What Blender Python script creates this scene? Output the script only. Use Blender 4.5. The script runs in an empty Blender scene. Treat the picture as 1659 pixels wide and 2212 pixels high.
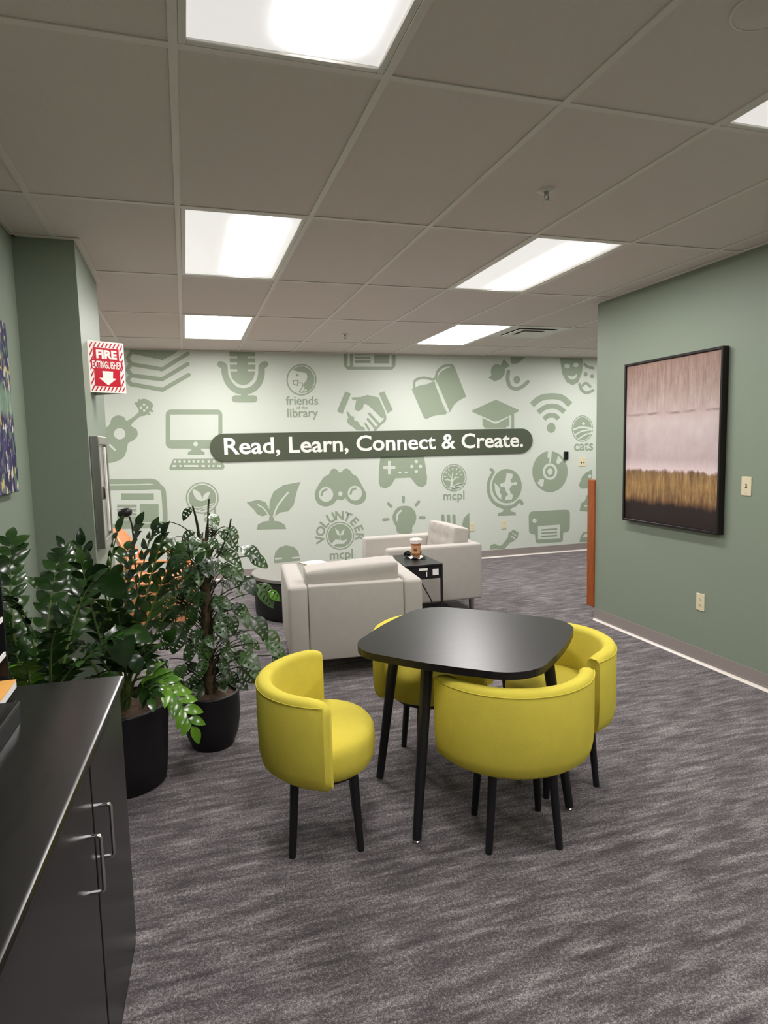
import bpy, bmesh, math, random
from mathutils import Vector, Matrix, Euler

# ------------------------------------------------------------------ camera, world, exposure
scene = bpy.context.scene
COL = scene.collection
CAM_H = 1.515
YAW, PITCH, ROLL = 0.296863, -0.103927, -0.023592
F_PX = 1389.06


def make_camera():
    cy, sy, cp, sp = math.cos(YAW), math.sin(YAW), math.cos(PITCH), math.sin(PITCH)
    f = Vector((sy * cp, cy * cp, sp)); r = Vector((cy, -sy, 0)); u = r.cross(f)
    cr, sr = math.cos(ROLL), math.sin(ROLL)
    r2 = r * cr + u * sr; u2 = u * cr - r * sr
    cam = bpy.data.cameras.new('camera'); o = bpy.data.objects.new('camera', cam); COL.objects.link(o)
    cam.sensor_fit = 'VERTICAL'; cam.sensor_height = 36.0; cam.sensor_width = 27.0
    cam.lens = 36.0 * F_PX / 2212.0
    cam.clip_start = 0.02
    m = Matrix((r2, u2, -f)).transposed().to_4x4(); m.translation = (0, 0, CAM_H)
    o.matrix_world = m
    scene.camera = o


make_camera()
world = bpy.data.worlds.new('world'); scene.world = world
world.use_nodes = True
world.node_tree.nodes['Background'].inputs[0].default_value = (0.6, 0.62, 0.6, 1)
world.node_tree.nodes['Background'].inputs[1].default_value = 0.0
scene.view_settings.view_transform = 'Standard'
scene.view_settings.look = 'None'
scene.view_settings.exposure = 0.0
scene.view_settings.gamma = 1.0
scene.view_settings.use_curve_mapping = False

NEAR_LAMP, FAR_LAMP = (0.62, 80.0), (12.0, 80.0)      # glow of the ceiling lamp lenses: beside and below the tubes; the far row has brighter tubes

R = random.Random(7)
CEIL = 2.61
GX0, GY0, TX, TY = -0.5824, 1.9529, 0.6096, 1.2192
XL, XR = -0.78, 3.245           # left and right walls of the near space
PIER_X, PIER_Y0, PIER_Y1 = -0.49, 3.768, 4.64
RW_END = 4.58
MUR_Y = 7.6
FARL, FARR, BACK = -3.3, 7.2, -3.2


# ------------------------------------------------------------------ materials
def rgb(r, g, b):
    def c(v):
        v /= 255.0
        return v / 12.92 if v <= 0.04045 else ((v + 0.055) / 1.055) ** 2.4
    return (c(r), c(g), c(b), 1.0)


class N:
    """small node-tree helper"""
    def __init__(s, name, rough=0.6, color=(0.5, 0.5, 0.5, 1), metal=0.0, spec=0.5):
        s.m = bpy.data.materials.new(name); s.m.use_nodes = True
        s.t = s.m.node_tree; s.b = s.t.nodes['Principled BSDF']
        s.b.inputs['Base Color'].default_value = color; s.b.inputs['Roughness'].default_value = rough
        s.b.inputs['Metallic'].default_value = metal; s.b.inputs['Specular IOR Level'].default_value = spec

    def n(s, typ, **kw):
        x = s.t.nodes.new(typ)
        for k, v in kw.items():
            if k in x.inputs.keys():
                x.inputs[k].default_value = v
            else:
                setattr(x, k, v)
        return x

    def l(s, a, b):
        s.t.links.new(a, b)

    def coord(s, scale=(1, 1, 1), kind='Object', rot=(0, 0, 0)):
        c = s.n('ShaderNodeTexCoord'); mp = s.n('ShaderNodeMapping')
        mp.inputs['Scale'].default_value = scale; mp.inputs['Rotation'].default_value = rot
        s.l(c.outputs[kind], mp.inputs['Vector']); return mp.outputs['Vector']

    def noise(s, vec, scale, detail=4, rough=0.5):
        x = s.n('ShaderNodeTexNoise'); x.inputs['Scale'].default_value = scale
        x.inputs['Detail'].default_value = detail; x.inputs['Roughness'].default_value = rough
        s.l(vec, x.inputs['Vector']); return x.outputs['Fac']

    def ramp(s, fac, stops, interp='LINEAR'):
        x = s.n('ShaderNodeValToRGB'); e = x.color_ramp.elements; x.color_ramp.interpolation = interp
        while len(e) < len(stops): e.new(0.5)
        for i, (p, c) in enumerate(stops):
            e[i].position = p; e[i].color = c
        s.l(fac, x.inputs['Fac']); return x.outputs['Color']

    def mix(s, fac, a, b, mode='MIX'):
        x = s.n('ShaderNodeMix', data_type='RGBA', blend_type=mode)
        if isinstance(fac, (int, float)): x.inputs[0].default_value = fac
        else: s.l(fac, x.inputs[0])
        for i, v in ((6, a), (7, b)):
            if isinstance(v, tuple): x.inputs[i].default_value = v
            else: s.l(v, x.inputs[i])
        return x.outputs[2]

    def math(s, op, a, b=None, c=None):
        x = s.n('ShaderNodeMath', operation=op)
        for i, v in enumerate((a, b, c)):
            if v is None: continue
            if isinstance(v, (int, float)): x.inputs[i].default_value = v
            else: s.l(v, x.inputs[i])
        return x.outputs[0]

    def base(s, col):
        s.l(col, s.b.inputs['Base Color'])

    def bump(s, h, strength=0.2, dist=0.01):
        x = s.n('ShaderNodeBump'); x.inputs['Strength'].default_value = strength; x.inputs['Distance'].default_value = dist
        s.l(h, x.inputs['Height']); s.l(x.outputs['Normal'], s.b.inputs['Normal'])


def dark(c, k):
    return (c[0] * k, c[1] * k, c[2] * k, 1)


def speckled(name, col, rough=0.6, scale=60, amt=0.12, bump=0.0, spec=0.4, metal=0.0):
    m = N(name, rough, col, metal, spec)
    v = m.coord(); f = m.noise(v, scale, 5, 0.6)
    m.base(m.ramp(f, [(0.25, dark(col, 1 - amt)), (0.75, dark(col, 1 + amt))]))
    if bump: m.bump(f, bump, 0.004)
    return m.m


M = {}
M['sage'] = speckled('sage_wall_paint', rgb(133, 144, 128), 0.55, 90, 0.03, 0.05)
M['mural_pale'] = speckled('pale_mural_print', rgb(207, 214, 203), 0.5, 40, 0.02, 0.0)
M['mural_green'] = speckled('green_mural_print', rgb(150, 163, 142), 0.5, 40, 0.02)
M['banner'] = speckled('dark_green_banner', rgb(76, 84, 66), 0.5, 40, 0.03)
M['white_print'] = speckled('white_print', rgb(240, 240, 234), 0.5, 40, 0.01)
M['tile'] = speckled('ceiling_tile_mineral', rgb(228, 217, 212), 0.95, 220, 0.05, 0.35, 0.1)
M['tee'] = speckled('ceiling_tee_enamel', rgb(232, 224, 218), 0.5, 30, 0.02)
M['plenum'] = N('dark_plenum', 0.9, rgb(40, 38, 36)).m
M['white_metal'] = speckled('white_enamel', rgb(225, 222, 214), 0.4, 30, 0.02)
M['base'] = speckled('taupe_vinyl_base', rgb(150, 141, 136), 0.35, 60, 0.04)
M['basetoe'] = speckled('vinyl_toe_highlight', rgb(222, 214, 206), 0.3, 60, 0.03)  # same vinyl as the base; the highlight on the cove toe is painted in paler
M['almond'] = speckled('almond_plastic', rgb(222, 212, 180), 0.35, 40, 0.01)
M['slot'] = N('dark_slot', 0.5, rgb(50, 42, 34)).m
M['black_plastic'] = speckled('black_plastic', rgb(26, 25, 27), 0.35, 80, 0.1)
M['black_leg'] = speckled('black_leg_paint', rgb(30, 29, 32), 0.38, 120, 0.12)
M['chrome'] = N('chrome', 0.12, rgb(205, 205, 205), 1.0).m
M['steel'] = N('brushed_steel', 0.35, rgb(170, 168, 162), 1.0).m
M['red'] = speckled('sign_red', rgb(196, 8, 40), 0.35, 40, 0.03)
M['sign_white'] = speckled('sign_white', rgb(245, 243, 235), 0.35, 40, 0.01)
M['soil'] = speckled('potting_soil', rgb(92, 72, 56), 0.95, 40, 0.4, 0.8)
M['pot'] = speckled('black_pot', rgb(24, 21, 25), 0.5, 90, 0.15, 0.1)
M['glass_lens'] = N('dark_lens', 0.08, rgb(18, 16, 16)).m
M['paper'] = speckled('white_paper', rgb(240, 238, 234), 0.6, 30, 0.02)
M['orange_paper'] = speckled('orange_paper', rgb(240, 178, 90), 0.6, 30, 0.04)
M['grey_top'] = speckled('grey_laminate', rgb(140, 138, 132), 0.4, 60, 0.05)
M['drum'] = speckled('black_drum', rgb(20, 19, 21), 0.6, 70, 0.15)


def mat_carpet():
    m = N('striped_carpet', 0.95, (0.1, 0.1, 0.1, 1), 0, 0.1)
    v = m.coord((2.9, 17.0, 1.0), rot=(0, 0, 0.02))
    big = m.noise(v, 1.25, 4, 0.6)
    v2 = m.coord((5.0, 26.0, 1.0)); mid = m.noise(v2, 1.4, 3, 0.6)
    v4 = m.coord((1, 1.6, 1)); patch = m.noise(v4, 2.3, 2, 0.5)
    s = m.math('ADD', m.math('MULTIPLY', big, 0.56), m.math('MULTIPLY', mid, 0.44))
    s = m.math('ADD', s, m.math('MULTIPLY', m.math('SUBTRACT', patch, 0.5), 0.08))
    v3 = m.coord((1, 1, 1)); fine = m.noise(v3, 230, 2, 0.8); fine2 = m.noise(v3, 95, 2, 0.6)
    s2 = m.math('ADD', s, m.math('MULTIPLY', m.math('SUBTRACT', fine, 0.5), 0.85))
    s2 = m.math('ADD', s2, m.math('MULTIPLY', m.math('SUBTRACT', fine2, 0.5), 0.50))
    c = m.ramp(s2, [(0.20, rgb(42, 38, 40)), (0.44, rgb(80, 75, 77)), (0.56, rgb(116, 110, 112)), (0.80, rgb(186, 179, 179))])
    m.base(c); m.bump(fine, 0.5, 0.01)
    m.b.inputs['Sheen Weight'].default_value = 0.25; m.b.inputs['Sheen Roughness'].default_value = 0.6; m.b.inputs['Sheen Tint'].default_value = rgb(200, 194, 196)
    return m.m


M['carpet'] = mat_carpet()


def mat_fabric(name, col, scale=500, amt=0.14, sheen=0.2):
    m = N(name, 0.85, col, 0, 0.2)
    v = m.coord(); f = m.noise(v, scale, 3, 0.7); g = m.noise(v, 14, 3, 0.5)
    k = m.math('ADD', m.math('MULTIPLY', f, 0.75), m.math('MULTIPLY', g, 0.25))
    m.base(m.ramp(k, [(0.3, dark(col, 1 - amt)), (0.7, dark(col, 1 + amt))]))
    m.b.inputs['Sheen Weight'].default_value = sheen; m.b.inputs['Sheen Roughness'].default_value = 0.5
    m.b.inputs['Sheen Tint'].default_value = (min(1, col[0] * 1.6), min(1, col[1] * 1.6), min(1, col[2] * 1.6), 1)
    m.bump(f, 0.25, 0.003)
    return m.m


M['yellow'] = mat_fabric('yellow_upholstery', rgb(212, 196, 76))
M['grey_fabric'] = mat_fabric('light_grey_upholstery', rgb(184, 179, 172), 420, 0.10, 0.05)


def mat_grain(name, c0, c1, rough, scale=(2, 40, 40), spec=0.5, coat=0.0):
    m = N(name, rough, c0, 0, spec)
    v = m.coord(scale); f = m.noise(v, 1.6, 6, 0.65)
    m.base(m.ramp(f, [(0.3, c0), (0.7, c1)]))
    m.b.inputs['Coat Weight'].default_value = coat
    return m.m


M['frame_black'] = speckled('black_brown_frame', rgb(26, 20, 19), 0.45, 60, 0.1, 0.0, 0.3)
M['black_wood'] = mat_grain('black_woodgrain_laminate', rgb(20, 18, 18), rgb(38, 35, 35), 0.30, (2, 60, 60), 0.32)
M['cab_black'] = mat_grain('black_cabinet_laminate', rgb(27, 26, 26), rgb(37, 35, 35), 0.30, (30, 4, 30))
M['cab_top'] = mat_grain('black_worktop_laminate', rgb(22, 21, 20), rgb(32, 31, 29), 0.24, (30, 4, 30), 0.28)
M['wood_orange'] = mat_grain('orange_stained_wood', rgb(132, 64, 22), rgb(166, 88, 36), 0.35, (40, 40, 4))
M['wood_chair'] = mat_grain('pale_orange_plywood', rgb(214, 132, 84), rgb(240, 172, 122), 0.35, (5, 30, 30))


def mat_leaf(name, c0, c1, rough=0.2):
    m = N(name, rough, c0, 0, 0.6)
    oi = m.n('ShaderNodeObjectInfo'); v = m.coord((1, 1, 1)); f = m.noise(v, 9, 2, 0.5)
    k = m.math('ADD', m.math('MULTIPLY', oi.outputs['Random'], 0.7), m.math('MULTIPLY', f, 0.3))
    m.base(m.ramp(k, [(0.1, c0), (0.9, c1)]))
    return m.m


M['leaf'] = mat_leaf('glossy_green_leaf', rgb(20, 42, 17), rgb(50, 82, 32))
M['leaf_new'] = mat_leaf('fresh_green_leaf', rgb(70, 116, 28), rgb(108, 154, 44))
M['leaf_mon'] = mat_leaf('window_leaf_green', rgb(26, 48, 22), rgb(66, 98, 44), 0.32)
M['stem'] = speckled('green_stem', rgb(92, 112, 56), 0.5, 60, 0.15)
M['stem_dark'] = speckled('dark_stem', rgb(52, 56, 34), 0.6, 60, 0.2)
M['moss'] = speckled('brown_moss_pole', rgb(88, 72, 52), 0.95, 45, 0.45, 0.9)
M['coffee'] = speckled('iced_coffee', rgb(168, 108, 70), 0.2, 25, 0.18)
M['coffee_dark'] = speckled('dark_coffee', rgb(120, 78, 40), 0.2, 25, 0.15)
M['lid'] = speckled('clear_white_lid', rgb(238, 226, 220), 0.15, 60, 0.06)
M['sleeve'] = speckled('cup_print', rgb(206, 150, 112), 0.4, 40, 0.04)


def mat_lens(name, LAMP_BASE, LAMP_PEAK):
    # lens of a fluorescent ceiling lamp: a bright tube glow along the length, dim acrylic beside it
    m = N(name, 0.3, rgb(235, 235, 235))
    c = m.n('ShaderNodeTexCoord'); sp = m.n('ShaderNodeSeparateXYZ'); m.l(c.outputs['Object'], sp.inputs[0])
    x = m.math('DIVIDE', m.math('SUBTRACT', sp.outputs[0], 0.085), 0.062)
    g = m.math('POWER', 2.718, m.math('MULTIPLY', m.math('MULTIPLY', x, x), -1.0))
    ay = m.math('ABSOLUTE', sp.outputs[1])
    e = m.n('ShaderNodeMapRange', interpolation_type='SMOOTHSTEP')
    e.inputs[1].default_value = 0.575; e.inputs[2].default_value = 0.43; e.inputs[3].default_value = 0.0; e.inputs[4].default_value = 1.0
    m.l(ay, e.inputs[0])
    st = m.math('ADD', m.math('MULTIPLY', m.math('MULTIPLY', g, e.outputs[0]), LAMP_PEAK), LAMP_BASE)
    m.b.inputs['Emission Color'].default_value = (1.0, 0.965, 0.95, 1)
    m.l(st, m.b.inputs['Emission Strength'])
    return m.m


M['lens'] = mat_lens('lamp_lens', *NEAR_LAMP)
M['lens_far'] = mat_lens('lamp_lens_bright', *FAR_LAMP)


def mat_abstract():
    # abstract landscape canvas: pinkish grey top, mauve middle, ochre field, dark foot
    m = N('abstract_canvas', 0.6, (0.5, 0.5, 0.5, 1), 0, 0.3)
    c = m.n('ShaderNodeTexCoord'); sp = m.n('ShaderNodeSeparateXYZ'); m.l(c.outputs['Object'], sp.inputs[0])
    z = m.math('DIVIDE', sp.outputs[2], 1.14)
    v = m.coord((1, 24, 3.0)); drip = m.noise(v, 1.6, 5, 0.7)
    v2 = m.coord((1, 4, 3)); cloud = m.noise(v2, 2.2, 5, 0.6)
    v3 = m.coord((1, 70, 9)); dripf = m.noise(v3, 1.5, 4, 0.7)
    v5 = m.coord((1, 3.2, 0)); wob = m.noise(v5, 1.5, 3, 0.6)
    def around(n, k): return m.math('MULTIPLY', m.math('SUBTRACT', n, 0.5), k)
    zz = m.math('ADD', z, m.math('ADD', around(drip, 0.05), around(cloud, 0.05)))
    low = m.ramp(zz, [(0.0, rgb(42, 32, 30)), (0.112, rgb(48, 36, 33)), (0.150, rgb(134, 100, 66)), (0.24, rgb(176, 138, 86)),
                      (0.315, rgb(140, 108, 78)), (0.332, rgb(226, 212, 212)), (0.40, rgb(202, 190, 190)),
                      (0.62, rgb(208, 198, 196)), (0.80, rgb(190, 170, 162)), (1.0, rgb(168, 142, 128))])
    zl = m.math('ADD', z, around(wob, 0.03))
    line = m.ramp(zl, [(0.668, (0, 0, 0, 1)), (0.680, (1, 1, 1, 1)), (0.684, (1, 1, 1, 1)), (0.690, (0, 0, 0, 1))])
    lf = m.math('MULTIPLY', line, m.ramp(cloud, [(0.38, (0, 0, 0, 1)), (0.6, (0.8, 0.8, 0.8, 1))]))
    col = m.mix(lf, low, rgb(140, 112, 100))
    # brown runs in the upper part, ochre and dark runs in the field
    up = m.math('MULTIPLY', m.ramp(z, [(0.66, (0, 0, 0, 1)), (0.95, (1, 1, 1, 1))]), m.ramp(drip, [(0.42, (0, 0, 0, 1)), (0.62, (0.95, 0.95, 0.95, 1))]))
    col = m.mix(up, col, rgb(150, 120, 106))
    fld = m.math('MULTIPLY', m.ramp(zz, [(0.13, (0, 0, 0, 1)), (0.17, (1, 1, 1, 1)), (0.31, (1, 1, 1, 1)), (0.335, (0, 0, 0, 1))]), m.ramp(dripf, [(0.38, (0, 0, 0, 1)), (0.62, (0.85, 0.85, 0.85, 1))]))
    col = m.mix(fld, col, m.ramp(drip, [(0.4, rgb(104, 76, 58)), (0.6, rgb(206, 172, 112))]))
    col = m.mix(0.45, col, m.ramp(cloud, [(0.3, rgb(96, 92, 92)), (0.7, rgb(166, 160, 160))]), 'OVERLAY')
    m.base(col); m.bump(drip, 0.2, 0.004)
    return m.m


M['abstract'] = mat_abstract()


def mat_blossoms():
    # loose garden painting, generic: violet and cream dabs over green strokes
    m = N('garden_canvas', 0.6, (0.5, 0.5, 0.5, 1), 0, 0.3)
    v = m.coord((1, 1.4, 0.8))
    vo = m.n('ShaderNodeTexVoronoi'); vo.inputs['Scale'].default_value = 34; m.l(v, vo.inputs['Vector'])
    sp = m.n('ShaderNodeSeparateColor'); m.l(vo.outputs['Color'], sp.inputs[0])
    dab = m.ramp(sp.outputs[0], [(0.0, rgb(48, 42, 82)), (0.3, rgb(74, 66, 112)), (0.48, rgb(108, 100, 120)), (0.6, rgb(206, 200, 190)), (0.68, rgb(200, 186, 110)), (0.76, rgb(96, 122, 98)), (1.0, rgb(70, 60, 92))], 'CONSTANT')
    vg = m.coord((1, 30, 4)); g = m.noise(vg, 1.6, 4, 0.6)
    grn = m.ramp(g, [(0.3, rgb(70, 100, 86)), (0.5, rgb(122, 148, 130)), (0.7, rgb(176, 186, 150))])
    c = m.n('ShaderNodeTexCoord'); s3 = m.n('ShaderNodeSeparateXYZ'); m.l(c.outputs['Object'], s3.inputs[0])
    w = m.n('ShaderNodeTexWave'); 
    band = m.ramp(m.math('ADD', m.math('DIVIDE', s3.outputs[2], 0.76), m.math('MULTIPLY', m.math('SUBTRACT', g, 0.5), 0.1)),
                  [(0.0, (0, 0, 0, 1)), (0.44, (0, 0, 0, 1)), (0.48, (1, 1, 1, 1)), (0.58, (1, 1, 1, 1)), (0.63, (0, 0, 0, 1))])
    m.base(m.mix(band, dab, grn))
    return m.m


M['blossoms'] = mat_blossoms()


# ------------------------------------------------------------------ mesh helpers
def obj(name, bm, mat, parent=None, smooth=False, loc=None, rot=None, mats=None):
    me = bpy.data.meshes.new(name)
    if isinstance(bm, bmesh.types.BMesh):
        bm.normal_update(); bm.to_mesh(me); bm.free()
    else:
        me = bm
    if mats:
        for x in mats: me.materials.append(x)
    elif mat is not None and not me.materials:
        me.materials.append(mat)
    if smooth:
        me.polygons.foreach_set('use_smooth', [True] * len(me.polygons))
        try: me.set_sharp_from_angle(angle=math.radians(42))
        except Exception: pass
    o = bpy.data.objects.new(name, me); COL.objects.link(o)
    if parent is not None: o.parent = parent
    if loc is not None: o.location = loc
    if rot is not None: o.rotation_euler = rot
    return o


def tag(o, label, cat=None, group=None, kind=None):
    o['label'] = label
    if cat: o['category'] = cat
    if group: o['group'] = group
    if kind: o['kind'] = kind
    return o


def thing(name, label, cat, loc=(0, 0, 0), rz=0.0, group=None):
    o = bpy.data.objects.new(name, None); COL.objects.link(o); o.empty_display_size = 0.05
    o.location = loc; o.rotation_euler = (0, 0, rz)
    return tag(o, label, cat, group)


def box(bm, x0, x1, y0, y1, z0, z1, bev=0.0, seg=2):
    g = bmesh.ops.create_cube(bm, size=1.0)
    vs = g['verts']
    for v in vs:
        v.co = Vector((x0 + (v.co.x + .5) * (x1 - x0), y0 + (v.co.y + .5) * (y1 - y0), z0 + (v.co.z + .5) * (z1 - z0)))
    if bev:
        es = list({e for v in vs for e in v.link_edges})
        bmesh.ops.bevel(bm, geom=es, offset=bev, segments=seg, profile=0.5, affect='EDGES')
    return vs


def B(x0, x1, y0, y1, z0, z1, bev=0.0, seg=2):
    bm = bmesh.new(); box(bm, x0, x1, y0, y1, z0, z1, bev, seg); return bm


def tube(bm, pts, r, seg=8, caps=True):
    pts = [Vector(p) for p in pts]
    rs = r if isinstance(r, (list, tuple)) else [r] * len(pts)
    rings = []; up = None
    for i, p in enumerate(pts):
        t = (pts[min(i + 1, len(pts) - 1)] - pts[max(i - 1, 0)]).normalized()
        if up is None:
            up = Vector((0, 0, 1)) if abs(t.z) < .9 else Vector((1, 0, 0))
        a = (up - t * up.dot(t)).normalized(); b = t.cross(a); up = a
        rings.append([bm.verts.new(p + (a * math.cos(2 * math.pi * k / seg) + b * math.sin(2 * math.pi * k / seg)) * rs[i]) for k in range(seg)])
    for i in range(len(rings) - 1):
        for k in range(seg):
            bm.faces.new((rings[i][k], rings[i][(k + 1) % seg], rings[i + 1][(k + 1) % seg], rings[i + 1][k]))
    if caps:
        bm.faces.new(rings[0][::-1]); bm.faces.new(rings[-1])
    return bm


def T(pts, r, seg=8):
    return tube(bmesh.new(), pts, r, seg)


def lathe(bm, prof, seg=32, cx=0, cy=0, close=True):
    """prof: list of (r, z)"""
    rings = []
    for r, z in prof:
        if r < 1e-5: rings.append([bm.verts.new((cx, cy, z))])
        else: rings.append([bm.verts.new((cx + r * math.cos(2 * math.pi * k / seg), cy + r * math.sin(2 * math.pi * k / seg), z)) for k in range(seg)])
    for i in range(len(rings) - 1):
        a, b = rings[i], rings[i + 1]
        for k in range(seg):
            k2 = (k + 1) % seg
            if len(a) == 1 and len(b) == 1: continue
            if len(a) == 1: bm.faces.new((a[0], b[k2], b[k]))
            elif len(b) == 1: bm.faces.new((a[k], a[k2], b[0]))
            else: bm.faces.new((a[k], a[k2], b[k2], b[k]))
    bmesh.ops.recalc_face_normals(bm, faces=bm.faces)
    return bm


def Lt(prof, seg=32):
    return lathe(bmesh.new(), prof, seg)


def prism(bm, pts, z0, z1, bev=0.0, seg=3):
    lo = [bm.verts.new((x, y, z0)) for x, y in pts]; hi = [bm.verts.new((x, y, z1)) for x, y in pts]
    n = len(pts)
    fb = bm.faces.new(lo[::-1]); ft = bm.faces.new(hi)
    for i in range(n): bm.faces.new((lo[i], lo[(i + 1) % n], hi[(i + 1) % n], hi[i]))
    if bev:
        es = list({e for f in (fb, ft) for e in f.edges})
        bmesh.ops.bevel(bm, geom=es, offset=bev, segments=seg, profile=0.5, affect='EDGES')
    return bm


def copy_tree(o, parent=None):
    c = o.copy(); COL.objects.link(c); c.parent = parent
    for ch in list(o.children): copy_tree(ch, c)
    return c


def text_mesh(s, bold=0.0, extrude=0.0, space=1.0):
    cu = bpy.data.curves.new('t', 'FONT'); cu.body = s; cu.size = 1.0; cu.offset = bold; cu.extrude = extrude
    cu.space_character = space; cu.resolution_u = 3; cu.fill_mode = 'FRONT' if not extrude else 'BOTH'
    o = bpy.data.objects.new('t', cu); COL.objects.link(o)
    dg = bpy.context.evaluated_depsgraph_get(); dg.update()
    me = bpy.data.meshes.new_from_object(o.evaluated_get(dg))
    me.materials.clear()
    bpy.data.objects.remove(o); bpy.data.curves.remove(cu)
    return me


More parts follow.
